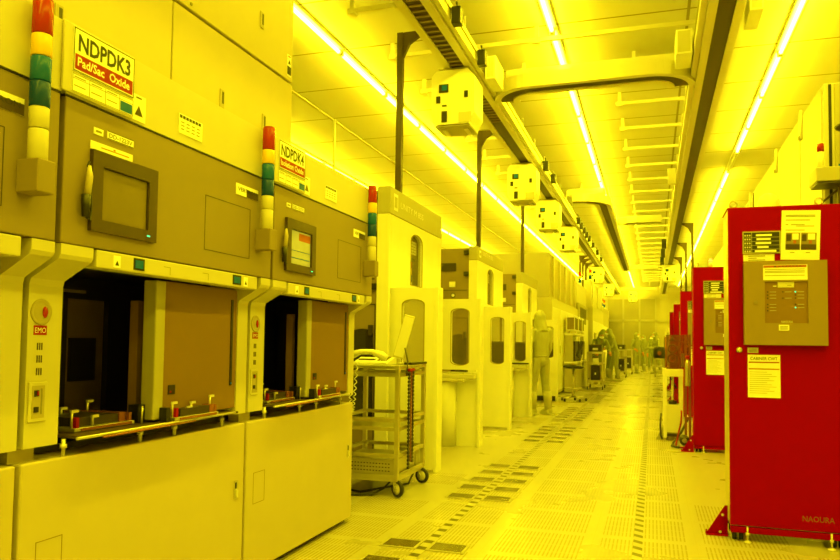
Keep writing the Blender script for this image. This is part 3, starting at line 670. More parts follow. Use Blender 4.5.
def tall_tool(y0, y1, ztop, zh, fins, label, first=False, logo=True):
    T = thing('etch_tool', label, 'process tool', (TXF-.4, (y0+y1)/2, 0), 'tall grey-topped tools')
    P = lambda b, nm, m=None: b.build(nm, M[m] if isinstance(m, str) else m, T)
    P(B(TXF-1.5, TXF-.13, y0+.02, fins[-1][0]+.3, .03, ztop-.03), 'body', 'tan')
    P(B(TXF-.125, TXF-.0, y0, y0+.05, .0, zh, bev=.005), 'near_edge_panel', 'cream')
    P(B(TXF-.125, TXF+.006, y0-.004, y1, zh+.003, ztop, bev=.006), 'header', 'tan2')
    c = y0 + (y1-y0)*.475
    window_panel(T, 'front_panel', 'x', TXF-.045, TXF, y0+.052, y1-.003, 1.74, zh, c, .19, 1.82, 2.36)
    P(B(TXF-.12, TXF-.046, y0+.052, y1-.003, .02, 1.738), 'bay_wall', 'tan2')
    # signal lamps and a note seen through the arched window
    b = MB(); xx = TXF-.09
    for z, m in ((1.90, 'greenlens2'), (1.98, 'amberlens'), (2.05, 'redlens')): b.use(M[m]); b.lathe((xx, c+.03, z), [(.03, -.032), (.03, .034)], 12)
    b.use(M['dark']); b.box(xx-.01, xx+.02, c-.16, c+.16, 2.10, 2.13); b.use(M['cream']); b.lathe((xx, c+.03, 1.80), [(.028, 0), (.028, .066)], 12); P(b, 'signal_lamps')
    b = MB().use(M['paper']); b.box(TXF-.052, TXF-.046, c-.07, c+.13, 2.16, 2.30); b.use(M['greyink'])
    for z in (2.18, 2.21, 2.24, 2.27): b.box(TXF-.046, TXF-.0455, c-.05, c+.11, z, z+.006)
    P(b, 'window_note')
    xl = TXF+.007
    if logo:
        b = MB().use(M['paper']); b.box(xl-.001, xl, y0+.10, y0+.22, zh+.05, ztop-.05); b.use(M['tan2']); b.box(xl, xl+.001, y0+.12, y0+.20, zh+.08, ztop-.08)
        b.use(M['paper']); b.text('UNITY M 85S', (xl, y0+.30, zh+.10), ey, ez, .09, fit=.75); P(b, 'header_lettering')
    for z in (ztop-.09, zh-.2, 1.75): P(B(TXF-.20, TXF-.131, y0-.012, y0+.03, z-.03, z+.03), 'hinge', 'black')
    # taupe side panel details
    b = MB().use(M['dark'])
    b.box(-3.9, TXF-.15, y0+.014, y0+.0195, 1.98, 1.988); b.box(-3.9, TXF-.15, y0+.014, y0+.0195, 1.82, 1.832)
    b.box(-3.05, -2.72, y0+.010, y0+.0195, 2.26, 2.38)
    b.use(M['paper']); b.box(-2.82, -2.73, y0+.012, y0+.0195, 2.03, 2.11); b.use(M['black']); b.lathe((-2.76, y0+.012, 1.91), [(.035, -.004), (.035, .007)], 16, 'y'); b.use(M['white']); b.lathe((-2.76, y0+.006, 1.91), [(.024, -.004), (.024, .003)], 16, 'y'); P(b, 'side_fittings')
    # arched door in the side, lower
    b = MB(); b.prism(arch(-2.67, .115, .5, 1.345), 'y', y0+.012, y0+.0195); P(b, 'side_window', 'glass')
    b = MB().use(M['dark'])
    for a in ((-3.06, -3.05, .1, 1.58), (-2.545, -2.537, .1, 1.58), (-3.06, -2.537, 1.575, 1.585)): b.box(a[0], a[1], y0+.013, y0+.0195, a[2], a[3])
    b.box(-2.60, -2.56, y0-.01, y0+.0195, 1.28, 1.38); P(b, 'side_door_seam')
    for fy, led in fins:
        fin(T, fy, 1.742, ledge=bool(led))
        if fy > 10: P(B(TXF+.03, -2.02, fy+.30, fy+.62, .86, 1.25, bev=.03), 'wafer_pod', 'dark'); P(B(TXF+.004, -2.0, fy+.25, fy+.70, .82, .858), 'pod_shelf', 'alu')
    return T
tall_tool(6.49, 8.28, 2.72, 2.455, ((6.58, 0), (8.36, 1)), 'cream tool with arched windows and a grey header, nearest, behind the steel trolley', first=True)
tall_tool(10.16, 12.05, 2.62, 2.42, ((10.24, 0), (12.1, 1)), 'cream tool with arched windows and a grey header, second from the camera')
tall_tool(13.98, 15.84, 2.61, 2.40, ((15.66, 0),), 'cream tool with arched windows and a grey header, behind the standing person', logo=False)
B(-2.6, -1.96, 15.52, 15.58, .02, .12).build('plinth', M['black'], [o for o in bpy.data.objects if o.name.startswith('etch_tool')][-1])

# ================================================================== LEFT: steel trolley with a telephone
cx0, cx1, cy0, cy1 = -2.46, -1.915, 5.42, 6.10
T = thing('trolley', 'stainless steel wheeled trolley with shelves carrying a telephone', 'trolley', (-2.19, 5.76, 0))
P = lambda b, nm, m=None: b.build(nm, M[m] if isinstance(m, str) else m, T)
for x in (cx0, cx1):
    for y in (cy0, cy1): P(B(x-.018, x+.018, y-.018, y+.018, .14, 1.035, bev=.003), 'upright', 'steel')
P(B(cx0-.02, cx1+.02, cy0-.02, cy1+.02, 1.005, 1.032, bev=.004), 'top_shelf', 'steel')
for z, full in ((.955, False), (.60, False), (.53, True), (.32, False), (.155, True)):
    b = MB()
    for y in (cy0, cy1): b.box(cx0, cx1, y-.012, y+.012, z-.012, z+.018)
    for x in (cx0, cx1): b.box(x-.012, x+.012, cy0+.0, cy1, z-.012, z+.018)
    if full: b.box(cx0, cx1, cy0, cy1, z-.006, z+.004)
    P(b, 'shelf' if full else 'shelf_rail', 'steel')
P(B(cx0-.01, cx1+.01, cy0-.01, cy1+.01, .125, .142), 'base_frame', 'steel')
for x, y, a in ((cx1-.02, cy0+.03, 1.05), (cx1-.02, cy1-.03, 1.3), (cx0+.03, cy0+.03, .7), (cx0+.03, cy1-.03, .9)):
    ca = MB().use(M['steel']); ca.lathe((x, y, .10), [(.028, .0), (.028, .024)], 12)
    d = Vector((math.sin(a), -math.cos(a), 0)); s = Vector((d.y, -d.x, 0)); c = Vector((x, y, 0)) + d*.03
    for k in (-1, 1):
        p = c + s*.022*k
        ca.tube([(x + s.x*.022*k, y + s.y*.022*k, .112), (p.x, p.y, .062)], .007, 6)
    cast = ca.build('caster', None, T)
    wv = MB().use(M['rubber']); n = 20
    ax_ = s.normalized(); up = ez; f_ = d
    def ringpts(R, h): return [c + ez*.067 + ax_*h + (f_*math.cos(2*PI*k/n) + up*math.sin(2*PI*k/n))*R for k in range(n)]
    rings = [[wv.bm.verts.new(q) for q in ringpts(R, h)] for R, h in ((.044, -.014), (.061, -.014), (.066, -.006), (.066, .006), (.061, .014), (.044, .014))]
    for A, C in zip(rings, rings[1:]):
        for k in range(n): wv.face([A[k], A[(k+1) % n], C[(k+1) % n], C[k]], True)
    wv.use(M['alu'])
    rings = [[wv.bm.verts.new(q) for q in ringpts(R, h)] for R, h in ((.01, -.017), (.044, -.012), (.044, .012), (.01, .017))]
    for A, C in zip(rings, rings[1:]):
        for k in range(n): wv.face([A[k], A[(k+1) % n], C[(k+1) % n], C[k]], True)
    wv.face(rings[0]); wv.face(rings[-1]); wv.build('wheel', None, cast)
# perforated box on the lower shelf
t = thing('perforated_box', 'shallow perforated steel box on the lower trolley shelf', 'box', (-2.2, 5.7, .16))
B(cx0+.03, cx1-.03, cy0+.02, cy1-.13, .162, .285, bev=.005).build('case', M['steel'], t)
b = MB()
for i in range(17):
    for k in range(3): b.box(cx0+.05+i*.026, cx0+.064+i*.026, cy0+.0185, cy0+.0199, .195+.028*k, .203+.028*k)
b.build('perforation', M['bezel'], t)
B(cx0+.03, cx1-.03, cy0+.015, cy0+.02, .286, .292).build('rim', M['steel'], t)
t = thing('cable_box', 'small beige box at the back of the lower trolley shelf', 'box', (-2.02, 6.0, .16))
B(-2.12, -1.94, 5.99, 6.08, .161, .31, bev=.006).build('case', M['tan2'], t); B(-2.10, -1.96, 5.985, 5.989, .2, .24).build('label', M['cream2'], t)
# telephone: wedge base and handset
t = thing('telephone', 'white desk telephone with handset lying on the trolley top', 'telephone', (-2.18, 5.58, 1.033))
b = MB(); b.prism([(5.47, 1.034), (5.70, 1.034), (5.70, 1.085), (5.66, 1.092), (5.48, 1.048)], 'x', -2.33, -2.03); b.build('base', M['white'], t)
hp = [(-2.375, 5.47, 1.075), (-2.335, 5.46, 1.108), (-2.25, 5.46, 1.138), (-2.15, 5.46, 1.138), (-2.07, 5.46, 1.112), (-2.03, 5.47, 1.085)]
b = MB(); b.tube(hp, [.026, .034, .022, .022, .034, .026], 12); b.build('handset', M['cream'], t)
b = MB()
for i in range(3):
    for k in range(4): b.box(-2.14+.03*i, -2.12+.03*i, 5.55+.03*k, 5.568+.03*k, 1.066+.0075*k, 1.075+.0075*k)
b.build('keypad', M['greyink'], t)
b = MB(); b.box(-2.31, -2.17, 5.56, 5.64, 1.070, 1.080); b.build('display', M['dark'], t)
b = MB(); pts = []
for k in range(120):
    u = k/119; a = u*2*PI*22
    x = -2.335 - .005*math.sin(u*PI) + .045*math.sin(u*PI)*(1 if u < .5 else 1); z = 1.06 - .40*math.sin(u*PI)
    x = -2.315 + .07*(u) ; pts.append((x + .010*math.cos(a), 5.372 + .010*math.sin(a), z))
b.tube(pts, .0045, 5); b.build('coiled_cord', M['cream'], t)
# tilted flat display behind the phone
t = thing('display_stand', 'tilted flat white display panel behind the telephone', 'display', (-2.03, 5.76, 1.033))
mx = Matrix.Translation((-2.02, 5.74, 1.085)) @ Matrix.Rotation(math.radians(16), 4, 'Y') @ Matrix.Rotation(math.radians(18), 4, 'Z')
b = MB(); b.box(-.055, .035, -.012, .012, 0, .37, bev=.006, mtx=mx); b.build('panel', M['cream2'], t)
b = MB(); b.box(-.050, .030, -.0135, -.0125, .015, .355, mtx=mx); b.build('panel_face', M['cream'], t)
B(-2.07, -1.99, 5.72, 5.80, 1.033, 1.05, bev=.005).build('foot', M['alu'], t); B(-2.04, -2.02, 5.735, 5.765, 1.05, 1.082).build('neck', M['alu'], t)
MB().tube([(-1.955, 5.70, 1.17), (-1.93, 5.66, 1.12), (-1.90, 5.62, 1.06), (-1.883, 5.56, 1.03), (-1.881, 5.54, .95)], .006, 6).build('cable', M['black'], t)
b = MB().use(M['black']); b.box(-1.955, -1.89, 5.68, 6.12, 1.033, 1.052, bev=.004); o = b.build('bar_scanner_tray', None); tag(o, 'flat black tray along the right edge of the trolley top', 'tray')
# chain of a cable guide beside the upright
t = thing('cable_chain', 'black link chain hanging down the right side of the trolley', 'cable chain', (-1.88, 5.66, .2))
for yy, z0 in ((5.60, .2), (5.70, .24)):
    b = MB(); z = z0
    while z < 1.0: b.box(-1.888, -1.873, yy-.014, yy+.014, z, z+.018); z += .030
    b.box(-1.8845, -1.8765, yy-.006, yy+.006, z0, 1.0); b.build('strand', M['black'], t)
B(-1.884, -1.874, 5.64, 5.66, .25, .99).build('red_strap', M['copper'], t); B(-1.893, -1.871, 5.58, 5.72, .985, 1.004).build('clip', M['signred'], t)
for k, pts in enumerate(([(-2.5, 5.5, .012), (-2.3, 5.35, .010), (-2.12, 5.42, .012), (-2.05, 5.5, .05), (-2.0, 5.6, .12)], [(-2.5, 5.6, .011), (-2.25, 5.5, .009), (-2.1, 5.62, .03), (-1.96, 5.85, .03), (-1.93, 5.9, .12)])):
    o = MB().tube(pts, .009, 6).build('floor_cable', M['black']); tag(o, ('front', 'rear')[k] + ' black cable lying on the floor under the trolley', 'cable', 'cables under the trolley')

# ================================================================== FLOOR: tapes and dark inserts
def tape_material(name, pitch, share, skew):
    m = bpy.data.materials.new(name); m.use_nodes = True; nt = m.node_tree; b = nt.nodes['Principled BSDF']
    g = N(nt, 'ShaderNodeNewGeometry'); q = N(nt, 'ShaderNodeSeparateXYZ'); nt.links.new(g.outputs['Position'], q.inputs[0])
    v = math_node(nt, 'FRACT', math_node(nt, 'DIVIDE', math_node(nt, 'MULTIPLY_ADD', q.outputs[0], skew, q.outputs[1]), pitch))
    c = N(nt, 'ShaderNodeMix', data_type='RGBA'); c.inputs['A'].default_value = (.48, .45, .37, 1); c.inputs['B'].default_value = (.085, .06, .03, 1)
    nt.links.new(math_node(nt, 'LESS_THAN', v, share), c.inputs['Factor']); nt.links.new(c.outputs['Result'], b.inputs['Base Color']); b.inputs['Roughness'].default_value = .45
    return m
def tape(x, y0, y1, wd, n, label, slant):
    o = B(x-wd/2, x+wd/2, y0, y1, .0004, .0012).build('marking_tape', tape_material('striped_tape', .146, .43, slant)); tag(o, label, 'floor tape', 'floor marking tapes')
tape(-1.305, 3.3, 30, .058, 0, 'dashed marking tape running between the dark floor inserts on the left', .15)
tape(-.088, 3.8, 40, .056, 0, 'striped hazard tape running down the floor in front of the red cabinets', .7)
M['insert'] = mat('dark_insert', (.115, .09, .045), .22, var=.6, scale=9)
def insert(x, y, label, group, d=.185):
    t = thing('floor_insert', label, 'floor insert', (x, y, 0), group)
    b = MB(); b.ring_frame([(x-.115, y-d/2), (x+.115, y-d/2), (x+.115, y+d/2), (x-.115, y+d/2)], [(x-.098, y-d/2+.014), (x+.098, y-d/2+.014), (x+.098, y+d/2-.014), (x-.098, y+d/2-.014)], 'z', .0004, .006); b.build('frame', M['tan2'], t)
    B(x-.0975, x+.0975, y-d/2+.0145, y+d/2-.0145, .0004, .004).build('dark_plate', M['insert'], t)
groups = [('nearest', 3.84, 2, .38), ('beside the steel trolley', 5.67, 5, .38), ('before second grey-topped tool', 9.2, 5, .395), ('before the standing person', 11.95, 7, .38), ('beside the black stool', 15.7, 7, .40), ('beside the loaded carts', 19.6, 5, .42)]
for gn, y, n, dy in groups:
    for k in range(n):
        for x, sd in ((-1.45, 'left'), (-1.16, 'right')):
            insert(x, y+dy*k, 'dark floor insert %s of dashed tape, %s row of group %s' % (sd, ORD[k], gn), 'dark floor inserts ' + gn)
for k in range(6):
    x, y = ((.10, 16.6), (.10, 18.3), (.32, 18.3), (.10, 21.0), (.32, 21.0), (.10, 24.5))[k]
    insert(x, y, 'dark floor insert far down the aisle on the right, %s from the near end' % ORD[k], 'dark floor inserts on the right', .3)

# ================================================================== RIGHT: red gas cabinets
def cabinet(y, label, detail=2, w_=.68):
    x0 = .478 if detail > 1 else .455; x1 = x0+w_; yb = y+.36
    T = thing('gas_cabinet', label, 'gas cabinet', (x0+w_/2, y+.25, 0), 'red gas cabinets')
    P = lambda b, nm, m=None: b.build(nm, M[m] if isinstance(m, str) else m, T)
    P(B(x0+.003, x1-.003, y+.022, yb, .07, 2.13), 'body', 'goldsheen' if detail > 1 else 'red')
    d = P(B(x0, x1, y, y+.02, .075, 2.135, bev=.004), 'door', 'red')
    P(B(x0-.002, x1, y+.021, yb+.002, 2.131, 2.136), 'top_cap', 'red')
    P(B(x0+.004, x1-.004, y+.004, y+.06, .040, .070, bev=.004), 'kick_rail', 'red')
    b = MB().use(M['red']); b.prism([(x0-.14, .0), (x0-.002, .0), (x0-.002, .19), (x0-.02, .19)], 'y', y+.015, y+.021)
    b.box(x0-.14, x0-.002, y-.02, y+.06, .0, .008); b.box(x0-.14, x0-.13, y+.015, y+.021, .0, .03); b.use(M['alu'])
    for q in ((x0-.035, .13), (x0-.05, .02)): b.lathe((q[0], y+.015, q[1]), [(.009, -.003), (.009, .0)], 10, 'y')
    P(b, 'floor_bracket')
    for x, yy in ((x0+.05, y+.07), (x1-.05, y+.07), (x0+.05, yb-.06), (x1-.05, yb-.06)):
        b = MB().use(M['rubber'])
        for s in (-.02, .02): b.lathe((x+s, yy, .036), [(.014, -.012), (.036, -.011), (.036, .011), (.014, .012)], 16, 'x')
        b.use(M['dark']); b.box(x-.04, x+.04, yy-.02, yy+.02, .048, .066 if detail < 2 else .098); P(b, 'caster')
    for x in (x0+.10, x1-.10):
        b = MB().use(M['alu']); b.cyl((x, y-.02, .012), (x, y-.02, .075), .006, 8); b.lathe((x, y-.02, .0), [(.024, .0), (.024, .006), (.012, .012)], 14); b.lathe((x, y-.02, .035), [(.012, 0), (.012, .012)], 6); P(b, 'levelling_foot')
    for x in (x0+.045, x1-.12):
        b = MB().use(M['steel']); b.torus((x, y+.12, 2.178), .022, .006, 'y', 16, 6); b.cyl((x, y+.12, 2.15), (x, y+.12, 2.16), .008, 8); P(b, 'lifting_eye')
    # control box
    bx0, bx1, bz0, bz1 = .567, 1.048, 1.232, 1.772
    b = MB(); o_ = [(bx0, bz0), (bx1, bz0), (bx1, bz1), (bx0, bz1)]; i_ = [(.689, 1.372), (.938, 1.372), (.938, 1.638), (.689, 1.638)]
    b.ring_frame(o_, i_, 'y', y-.055, y-.001); cb = P(b, 'control_box', 'gold')
    B(.689, .938, y-.045, y-.03, 1.372, 1.638).build('indicator_window', M['brown'], cb)
    b = MB(); yy = y-.0455
    for gx in (.706, .795, .867):
        for k, gz in enumerate((1.572, 1.552, 1.532, 1.492, 1.472, 1.452)):
            if gx > .70 and gx < .80 and gx > .71 and k not in (0, 2): continue
            if gx > .86 and k == 5: continue
            on = gx > .86 and k in (0, 4)
            MB().lathe((gx, yy, gz), [(.0045, -.002), (.0045, .0)], 8, 'y').build('indicator_lamp', M['ledgreen'] if on else M['black'], cb)
            b.use(M['tan2']); b.box(gx+.012, gx+.05, yy-.0006, yy, gz-.002, gz+.002)
    b.use(M['cream2']); b.box(.765, .86, y-.0475, y-.0455, 1.60, 1.636); b.use(M['greyink']); b.box(.82, .845, y-.048, y-.0475, 1.612, 1.616); b.use(M['cream']); b.box(.738, .758, yy-.0006, yy, 1.606, 1.612)
    b.text('NAOURA', (.785, yy-.001, 1.374), ex, ez, .02, fit=.065); b.build('panel_lettering', None, cb)
    yy = y-.056
    b = MB().use(M['paper']); b.box(.680, .936, yy, yy+.001, 1.648, 1.745); b.use(M['orange']); b.box(.682, .930, yy-.001, yy, 1.728, 1.742); b.use(M['greyink'])
    for z in (1.715, 1.703, 1.695, 1.675): b.box(.69, .92, yy-.001, yy, z, z+.003)
    b.use(M['ink']); b.box(.745, .755, yy-.002, yy-.001, 1.731, 1.739)
    for k in range(7): b.box(.77+.02*k, .78+.02*k, yy-.002, yy-.001, 1.733, 1.738)
    b.build('warning_note', None, cb)
    MB().lathe((.635, y-.055, 1.505), [(.012, -.012), (.012, 0)], 12, 'y').build('lock', M['tan'], cb)
    b = MB().use(M['paper']); b.box(.768, .828, yy, yy+.001, 1.325, 1.362); b.use(M['greyink'])
    for z in (1.332, 1.340, 1.348): b.box(.775, .82, yy-.001, yy, z, z+.004)
    b.build('small_label', None, cb)
    # tag board
    ys = y-.001
    b = MB().use(M['tan2']); b.box(.566, .792, ys-.008, ys, 1.826, 1.972); b.use(M['black']); b.box(.572, .618, ys-.010, ys-.008, 1.835, 1.964); b.box(.622, .784, ys-.010, ys-.008, 1.835, 1.964)
    for k, (a0, a1) in enumerate(((.645, .74), (.648, .733), (.643, .735), (.652, .72), (.638, .765))):
        z = 1.945-.026*k; b.use(M['paper']); b.box(a0, a1, ys-.012, ys-.010, z-.006, z+.007)
        b.use(M['tan2']); b.box(.572, .784, ys-.011, ys-.010, z-.015, z-.0125)
        b.use(M['cream2'])
        for q in range(3): b.box(.576+.014*q, .585+.014*q, ys-.011, ys-.010, z-.005, z+.006)
    P(b, 'tag_board')
    b = MB().use(M['paper']); b.box(.570, .755, ys-.002, ys, 1.768, 1.822); b.use(M['greyink'])
    for z in (1.808, 1.795, 1.782): b.box(.60, .70 if z != 1.795 else .65, ys-.003, ys-.002, z, z+.005)
    P(b, 'paper_slip')
    if detail > 1:
        mt = Matrix.Translation((.905, ys-.003, 1.94)) @ Matrix.Rotation(math.radians(2), 4, 'Y') @ Matrix.Translation((-.905, -(ys-.003), -1.94))
        b = MB().use(M['paper']); b.box(.795, 1.02, ys-.005, ys-.003, 1.78, 2.10); b.use(M['greyink'])
        for z, a0, a1 in ((2.066, .82, .99), (2.058, .82, .99), (2.035, .82, .96), (2.005, .82, .835), (2.005, .85, .93), (1.996, .88, .985), (1.97, .82, .93), (1.825, .85, .875), (1.825, .94, .965)): b.box(a0, a1, ys-.006, ys-.005, z, z+.004)
        for a0, a1 in ((.822, .905), (.912, 1.0)):
            b.use(M['tan']); b.box(a0, a1, ys-.006, ys-.005, 1.845, 1.955)
            b.use(M['bezel']); b.box(a0, a1, ys-.0065, ys-.006, 1.845, 1.88); b.box(a0+.005, a0+.03, ys-.0065, ys-.006, 1.90, 1.945); b.use(M['paper']); b.box(a0+.038, a1-.008, ys-.0065, ys-.006, 1.91, 1.95); b.use(M['orange']); b.box(a0+.045, a0+.062, ys-.0068, ys-.0065, 1.885, 1.905)
        bmesh.ops.transform(b.bm, matrix=mt, verts=b.bm.verts); P(b, 'instruction_sheet')
    b = MB().use(M['paper']); b.box(.590, .782, ys-.002, ys, .892, 1.168); b.use(M['signred']); b.box(.596, .776, ys-.003, ys-.002, 1.116, 1.123); b.use(M['orange']); b.box(.596, .776, ys-.003, ys-.002, 1.073, 1.080)
    b.use(M['ink']); b.text('CABINER CWT', (.606, ys-.003, 1.134), ex, ez, .028, fit=.16); b.use(M['tan2'])
    for k in range(11): b.box(.60, .60+.16*(.65+.35*((k*7) % 5)/4), ys-.003, ys-.002, 1.055-.0135*k, 1.058-.0135*k)
    P(b, 'notice_sheet')
    b = MB().use(M['cream2']); b.box(.590, .654, ys-.002, ys, 1.180, 1.214); b.use(M['greyink'])
    for z in (1.187, 1.195, 1.203): b.box(.597, .645, ys-.003, ys-.002, z, z+.003)
    P(b, 'asset_label')
    MB().lathe((.540, y, 1.198), [(.018, -.006), (.012, -.012), (.006, -.014)], 16, 'y').build('knob', M['alu'], d)
    b = MB().use(M['copper']); b.text('NAOURA', (.90, ys-.0005, .125), ex, ez, .05, fit=.18); b.build('maker_lettering', None, d)
    if detail > 1:
        # the sizes above were read off for a front 5.154 m away; this cabinet stands at 5.0 m
        q = 5.0/5.154; bx_, by_, bz_ = T['_base']
        def zmap(z): return 1.22+(z-1.22)*q if z > .1 else z*(1.22+(.1-1.22)*q)/.1
        for o in T.children_recursive:
            fl = o.name.startswith(('caster', 'floor_bracket'))
            for v in o.data.vertices:
                x, yy, z = v.co.x+bx_, v.co.y+by_, v.co.z+bz_
                yy = 5.0 + (yy-5.154)*q + (.12 if o.name.startswith('floor_bracket') else 0)
                v.co = (x*q-bx_, yy-by_, (z if fl else zmap(z))-bz_)
    return T
cabinet(5.154, 'big red gas cabinet nearest the camera at the right edge')
cabinet(8.98, 'red gas cabinet just behind the nearest red cabinet', 1)
cabinet(12.95, 'red gas cabinet third from the camera above the brown pump panel', 1)
cabinet(17.0, 'red gas cabinet fourth from the camera', 1)
cabinet(21.0, 'farthest small red gas cabinet down the right side', 1)

# white stand with the brown smoked panel
T = thing('pump_stand', 'narrow white pump stand topped by a brown smoked panel between red cabinets', 'stand', (.27, 10.1, 0))
P = lambda b, nm, m=None: b.build(nm, M[m] if isinstance(m, str) else m, T)
for x in (.155, .355):
    for y in (9.98, 10.4): P(B(x-.022, x+.022, y-.022, y+.022, .03, .91, bev=.003), 'leg', 'white')
P(B(.13, .38, 9.955, 10.42, .82, .915, bev=.004), 'top_deck', 'white')
P(B(.18, .335, 9.97, 9.99, .10, .46), 'lower_panel', 'cream')
P(B(.13, .38, 9.96, 10.42, .05, .085), 'base_tray', 'dark')
b = MB(); b.prism([(.04, .0), (.15, .0), (.15, .19), (.13, .19)], 'y', 9.97, 9.985); P(b, 'floor_bracket', 'tan2')
b = MB(); b.box(.17, .46, 9.97, 10.4, .918, 1.36, bev=.004); ap = P(b, 'smoked_panel', 'acrylic')
b = MB().use(M['dark']); b.torus((.25, 10.1, 1.05), .055, .012, 'y'); b.torus((.25, 10.1, 1.18), .05, .01, 'y'); b.lathe((.25, 10.1, 1.05), [(.02, -.02), (.02, .04)], 12, 'y'); b.use(M['copper']); b.tube([(.17, 10.08, .93), (.17, 10.08, 1.33)], .012, 8); b.tube([(.33, 10.08, .93), (.33, 10.08, 1.26), (.42, 10.08, 1.27)], .012, 8)
b.use(M['black']); b.lathe((.25, 10.1, 1.28), [(.05, 0), (.004, .06)], 10); b.use(M['steel']); b.box(.36, .43, 10.05, 10.2, .94, 1.12); P(b, 'valves')
b = MB().use(M['steel']); b.tube([(.25, 10.1, .10), (.25, 10.1, .81)], .016, 8); b.use(M['signred']); b.prism([(.20, .47), (.33, .47), (.31, .66), (.29, .66)], 'y', 10.1, 10.16); b.use(M['dark']); b.lathe((.25, 10.1, .45), [(.05, 0), (.05, .06)], 12); b.tube([(.30, 10.12, .66), (.22, 10.1, .80)], .01, 6); P(b, 'pump_pipes')
t = thing('pipe_rack', 'orange-brown upright pipe rack beside the smoked panel', 'pipe rack', (.43, 9.7, 0))
for x in (.395, .445): B(x-.014, x+.014, 9.68, 9.71, .02, 1.36).build('upright', M['copper'], t)
b = MB().use(M['copper']); b.box(.38, .46, 9.67, 9.715, 1.20, 1.23); b.box(.38, .46, 9.67, 9.715, .30, .33); b.build('crossbar', None, t)
b = MB().use(M['steel']); b.lathe((.42, 9.66, .72), [(.03, 0), (.03, .28), (.012, .33)], 12); b.use(M['signred']); b.lathe((.42, 9.66, 1.06), [(.022, 0), (.03, .02), (.022, .04)], 10); b.build('regulator', None, t)
for k, pts in enumerate(([(.42, 9.75, .30), (.34, 9.78, .12), (.24, 9.6, .016), (.22, 9.3, .016), (.30, 9.2, .016)], [(.35, 9.80, .40), (.34, 9.76, .25), (.29, 9.60, .06), (.27, 9.40, .013), (.27, 9.24, .013), (.36, 9.22, .013)], [(.105, 10.0, .34), (.095, 9.97, .2), (.10, 9.95, .06), (.12, 9.95, .012)])):
    o = MB().tube(pts, .011 if k else .014, 6).build('hose', M['dark'] if k != 1 else M['signred']); tag(o, ('black hose trailing on the floor beside the second red cabinet', 'red hose dropping to the floor beside the second red cabinet', 'thin dark hose down the left side of the white pump stand')[k], 'hose')
t = thing('pump', 'small dark pump lying on the floor before the white stand', 'pump', (.42, 9.35, 0))
MB().lathe((.37, 9.42, .07), [(.03, -.0), (.06, .01), (.06, .12), (.04, .13)], 14, 'y').build('motor', M['dark'], t)
b = MB().use(M['steel']); b.box(.33, .42, 9.43, 9.54, .0, .015); b.lathe((.37, 9.40, .07), [(.02, 0), (.03, .02)], 12, 'y'); b.build('foot', None, t)
# upright panels and racks further along the right side
for k, (x, y, z, m) in enumerate(((.60, 15.4, 1.95, 'tan2'), (.56, 18.9, 2.0, 'copper'), (.60, 23.5, 1.9, 'cream2'), (.62, 27.5, 1.95, 'tan2'), (.70, 33.6, 2.0, 'cream'), (.60, 37.0, 2.0, 'tan2'))):
    t = thing('equipment_rack', ('beige','brown','cream','taupe','white','grey')[k] + ' upright equipment rack on the right side, %s beyond the brown pump panel' % ORD[k], 'equipment rack', (x+.5, y, 0), 'racks along the right side')
    B(x, x+.66, y, y+1.0, .06, z, bev=.01).build('case', M[m], t); B(x+.03, x+.63, y+.05, y+.95, 0, .058).build('plinth', M['dark'], t)
    B(x-.004, x-.0005, y+.12, y+.88, .2, z-.15).build('door', M['cream2'], t); B(x-.02, x-.0045, y+.16, y+.18, 1.0, 1.2).build('handle', M['steel'], t)
    B(x+.10, x+.5, y-.006, y-.0005, z-.6, z-.15).build('front_panel', M['dark'], t)

# tall tools, ducts and the bracket box behind the nearest red cabinet
def tall_unit(x, y0, y1, z, label, seam=True):
    T = thing('tall_cabinet', label, 'tall cabinet', (x+.5, (y0+y1)/2, 0), 'tall cream cabinets on the right')
    P = lambda b, nm, m=None: b.build(nm, M[m] if isinstance(m, str) else m, T)
    P(B(x, x+1.2, y0, y1-.01, .02, z, bev=.006), 'body', 'cream2')
    P(B(x-.008, x-.0005, y0+.04, y1-.05, .1, z-.03), 'side_panel', 'cream2')
    b = MB().use(M['black']); b.box(x+.035, x+.055, y0-.006, y0-.0005, .3, z-.01); P(b, 'front_seam')
    P(B(x+.075, x+1.1, y0-.010, y0-.0005, .3, z-.01), 'front_panel', 'tan2')
    b = MB().use(M['alu']); b.box(x-.03, x-.009, y1-.16, y1-.10, z-.22, z+.03); b.use(M['dark']); b.box(x-.034, x-.0305, y1-.15, y1-.11, z-.22, z-.19); P(b, 'latch')
    return T
tall_unit(1.25, 6.14, 7.05, 3.24, 'tall cream cabinet with a dark front seam behind the nearest red cabinet')
tall_unit(1.27, 7.10, 8.5, 3.28, 'tall cream cabinet, second behind the nearest red cabinet')
tall_unit(1.30, 8.55, 10.9, 3.30, 'tall cream cabinet, third behind the nearest red cabinet')
tall_unit(1.32, 11.0, 14.0, 3.3, 'tall cream cabinet, fourth behind the nearest red cabinet')
tall_unit(1.34, 14.1, 22.0, 3.2, 'long cream cabinet far along the right side')
t = thing('bracket_box', 'beige box with a small red-topped tower, above the nearest red cabinet', 'control box', (1.25, 5.95, 2.42))
B(1.142, 1.75, 5.86, 6.12, 2.43, 2.535, bev=.006).build('case', M['tan2'], t); B(1.15, 1.7, 5.87, 6.11, 2.415, 2.4295).build('underside', M['dark'], t)
b = MB().use(M['post']); b.box(1.30, 1.335, 5.95, 5.99, 2.15, 2.409); b.tube([(1.30, 5.97, 2.38), (1.14, 5.97, 2.24)], .008, 6); b.build('support', None, t)
tw = MB().lathe((1.185, 5.93, 2.536), [(.022, 0), (.022, .125)], 16).build('tower_pole', M['cream'], t)
MB().lathe((1.185, 5.93, 2.662), [(.024, 0), (.024, .055), (.02, .06)], 16).build('red_lens', M['redlens'], tw)
B(1.31, 1.36, 5.95, 5.97, 2.536, 2.57).build('green_tag', M['greenlcd'], t)
